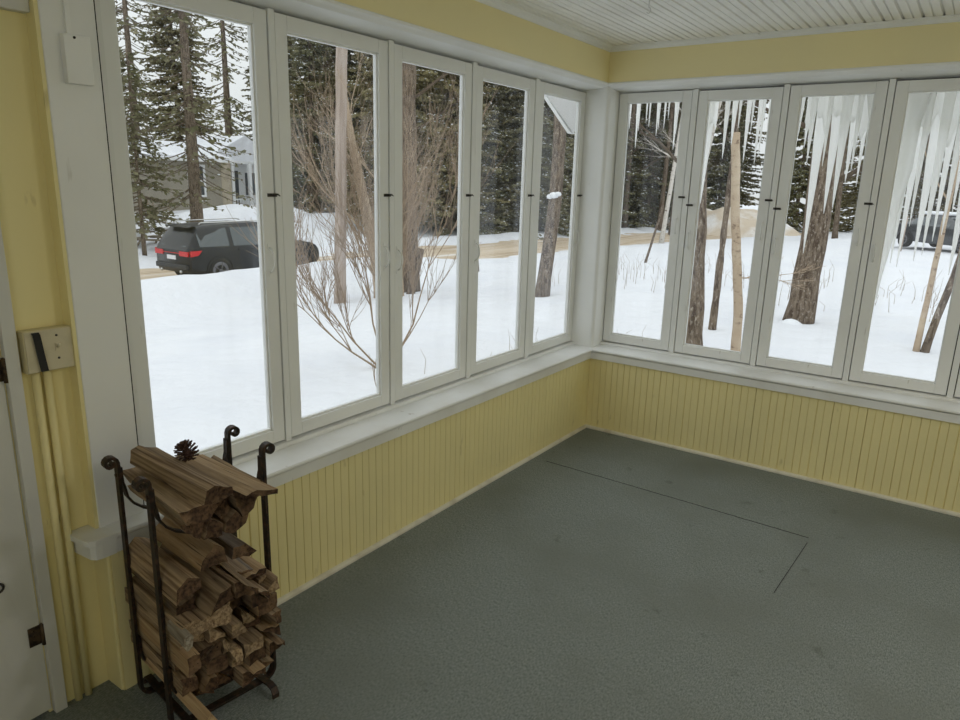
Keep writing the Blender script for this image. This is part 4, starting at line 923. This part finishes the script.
    for x in wx:
        for s in (-1,1):
            g = MB(); g.lathe([(wr_-.10,-.115),(wr_-.01,-.11),(wr_,-.06),(wr_,.06),(wr_-.01,.11),(wr_-.10,.115)], (x,s*(hw-.10),wr_), 28, (0,1,0)); wl_ = g.build('wheel', M['tyre'], r)
            g = MB(); g.lathe([(wr_-.11,-.02),(wr_-.105,.0),(wr_-.14,.005),(.07,-.01),(.06,.02),(.02,.025)], (x,s*(hw+.015) if s > 0 else s*(hw+.015),wr_), 20, (0,s,0))
            for k in range(5):
                a = 2*PI*k/5; g.tube([(x+.05*math.cos(a),s*(hw+.03),wr_+.05*math.sin(a)),(x+(wr_-.11)*math.cos(a),s*(hw+.025),wr_+(wr_-.11)*math.sin(a))], .022, 5)
            g.build('rim', M['rim'], wl_)
            g = MB(); P = [(x+(wr_+.07)*math.cos(a),s*(hw-.045),wr_+(wr_+.07)*math.sin(a)) for a in [PI*i/14 for i in range(15)]]; g.ribbon(P, (0,1,0), .11, .02); g.build('wheel_arch', M['tyre'], r)
    return r
car('parked_suv', (-17.6,10.33,-1.60), PI/2, 'black sport utility vehicle parked on the sanded road, rear to the left', 'carpaint')
cz = ground_z(1.2,31.5)
car('parked_sedan', (1.0,31.6,cz+.02), -.75, 'dark grey snow topped car with a yellow plate behind the icicles', 'greypaint', L_=4.6, Wd=1.8, H=1.45, suv=False)
trunk('marker_post', gz(-.55,29.6), (-.5,29.6,cz+1.4), .04, .04, 'pole', 'thin grey post standing left of the snow topped car', 'post', seg=4)

# ================================================================= EAVE AND ICICLES outside the back windows
M['soffit'] = mat('grey_soffit_paint', (.62,.62,.62), .6)
b = MB(); b.box((-.45,.2,2.47),(XR+.6,.70,2.50)); b.box((-.45,.66,2.38),(XR+.6,.70,2.56)); eo = tag(b.build('trim_16', M['soffit']), 'painted eave of the porch roof outside the back windows', 'trim', None, 'structure')
b = MB(); b.box((-.30,-3.3,2.49),(-.2,.2,2.52)); b.build('side_eave', M['soffit'], eo)
b = MB(); b.box((-.25,-5.3,2.53),(XR+.25,.2,2.56)); tag(b.build('trim_17', M['soffit']), 'roof deck over the porch ceiling', 'trim', None, 'structure')
def icicle(x, tipz, wd, top=2.40, y=.66, label='', rndo=None, lean=0):
    """wavy tapering ring stack, flattened a little, point down"""
    rnd = rndo; n = 9; m = 14; V = []; ph = rnd.uniform(0,6)
    for i in range(m+1):
        t = i/m; z = top+(tipz-top)*t; r = wd/2*((1-t)**.8)*(1+.10*math.sin(t*26+ph)*(1-t))+.0012
        for k in range(n):
            a = 2*PI*k/n; V.append((x+lean*t+math.cos(a)*r*1.15, y+math.sin(a)*r*.8, z))
    F = [(i*n+k, i*n+(k+1)%n, (i+1)*n+(k+1)%n, (i+1)*n+k) for i in range(m) for k in range(n)]
    b = MB(); b.add(V, F+[tuple(range(n))[::-1], tuple(range(m*n,(m+1)*n))], True)
    return b.build('icicle', M['ice'], label=label, cat='icicle')
rnd = random.Random(17)
ICE = { # window word: list of (x, tip z, width)
 'first': [(-.125,1.99,.022),(-.085,1.86,.028),(-.058,1.975,.022),(-.02,2.03,.018),(.017,2.0,.02),(.06,1.941,.022),(.085,1.98,.02),(.111,1.99,.022),(.15,2.05,.02),(.19,1.85,.034),(.212,1.95,.026),(.245,1.60,.030)],
 'second': [(.415,1.50,.085),(.36,1.80,.05),(.540,1.79,.042),(.577,1.88,.05),(.62,1.98,.03),(.665,1.77,.040),(.70,1.95,.024),(.735,1.76,.034),(.765,1.80,.026),(.805,1.62,.048),(.835,1.84,.035)],
 'third': [(.985,1.92,.05),(1.022,1.86,.042),(1.055,1.77,.05),(1.100,1.22,.075),(1.145,1.75,.035),(1.185,1.47,.075),(1.235,1.50,.070),(1.278,1.65,.055),(1.305,1.72,.042),(1.340,1.64,.040),(1.375,1.55,.048),(1.42,1.72,.05)],
 'fourth': [(1.49,.55,.30),(1.545,.98,.09),(1.588,1.20,.06),(1.620,1.18,.055),(1.652,1.42,.045),(1.70,1.22,.075),(1.738,1.26,.06),(1.775,1.34,.05),(1.815,1.38,.05),(1.845,1.50,.045),(1.885,1.16,.085),(1.94,1.0,.09)],
}
ordn = ['leftmost','second from the left','third from the left','fourth from the left','fifth from the left','sixth from the left','seventh from the left','eighth from the left','ninth from the left','tenth from the left','eleventh from the left','rightmost']
for wn,L_ in ICE.items():
    L_ = sorted(L_)
    for i,(x,tz,wd) in enumerate(L_):
        lab = f'icicle outside the {wn} back window, ' + (ordn[i] if i < len(L_)-1 else 'rightmost')
        o = icicle(x, tz, wd, label=lab, rndo=rnd, y=.66+(.02 if i%2 else -.015)); o['group'] = f'icicles outside the {wn} back window'
# cloudy ice sheet frozen between the roots of the icicles (ragged lower edge, rippled)
def sheet(x0, x1, prof, label):
    n = int((x1-x0)/.008); V = []; m = 8
    for side in (0,1):
        for i in range(n+1):
            x = x0+(x1-x0)*i/n; zb = prof(x)
            for j in range(m+1):
                t = j/m; z = 2.40+(zb-2.40)*t; rip = .012*math.sin(x*95+math.sin(x*31)*2)+.008*noise.noise(Vector((x*40,z*2,1)))
                V.append((x, .66+(rip+.030 if side else rip)*(1-.8*t)+.002*side, z))
    q = (n+1)*(m+1); idx = lambda s,i,j: s*q+i*(m+1)+j
    F = []
    for i in range(n):
        for j in range(m):
            F.append((idx(0,i,j),idx(0,i+1,j),idx(0,i+1,j+1),idx(0,i,j+1))); F.append((idx(1,i,j),idx(1,i,j+1),idx(1,i+1,j+1),idx(1,i+1,j)))
        F.append((idx(0,i,m),idx(0,i+1,m),idx(1,i+1,m),idx(1,i,m)))
    b = MB(); b.add(V, F, True); return b.build('ice_sheet', M['ice'], label=label, cat='ice')
def pr3(x):
    return 2.02+.05*math.sin(x*60)+.03*math.sin(x*131+1)-.06*sstep(1.1,1.4,x)
def pr4(x):
    return 1.98+.06*math.sin(x*55+2)+.03*math.sin(x*120)-.55*sstep(1.58,1.46,x)-.1*sstep(1.6,2,x)
sheet(1.01, 1.43, pr3, 'cloudy sheet of fused ice at the top of the third back window')
sheet(1.43, 2.3, pr4, 'wide cloudy sheet of fused ice filling the top of the fourth back window')
sheet(.35, .47, lambda x: 1.97+.05*math.sin(x*60), 'narrow cloudy sheet of ice at the top left of the second back window')
# triangular eave bracket at the roof corner, seen through the last left window
b = MB(); b.prism([(-.540,1.975),(-.515,1.975),(-.515,2.47),(-.98,2.47)], .58, .62, 'y'); b.build('eave_bracket', M['soffit'], eo)
b = MB(); b.prism([(-.565,1.96),(-.540,1.96),(-.965,2.47),(-1.0,2.47)], .565, .635, 'y'); b.build('bracket_trim', M['housetrim'], eo)
M['lampglass'] = mat('opal_lamp_glass', (.85,.84,.8), .3)
r = tag(empty('ceiling_lamp', (2.75,-2.0,ZC)), 'round white ceiling lamp right of the viewer', 'lamp')  # added unseen fitting modelled round the fill light
b = MB(); b.lathe([(.12,0),(.12,-.03),(.10,-.035)], (0,0,0), 24); b.build('lamp_base', M['chrome'], r)
b = MB(); b.lathe([(.13,-.035),(.15,-.06),(.14,-.09),(.08,-.098),(.01,-.10)], (0,0,0), 24); b.build('lamp_shade', M['lampglass'], r)
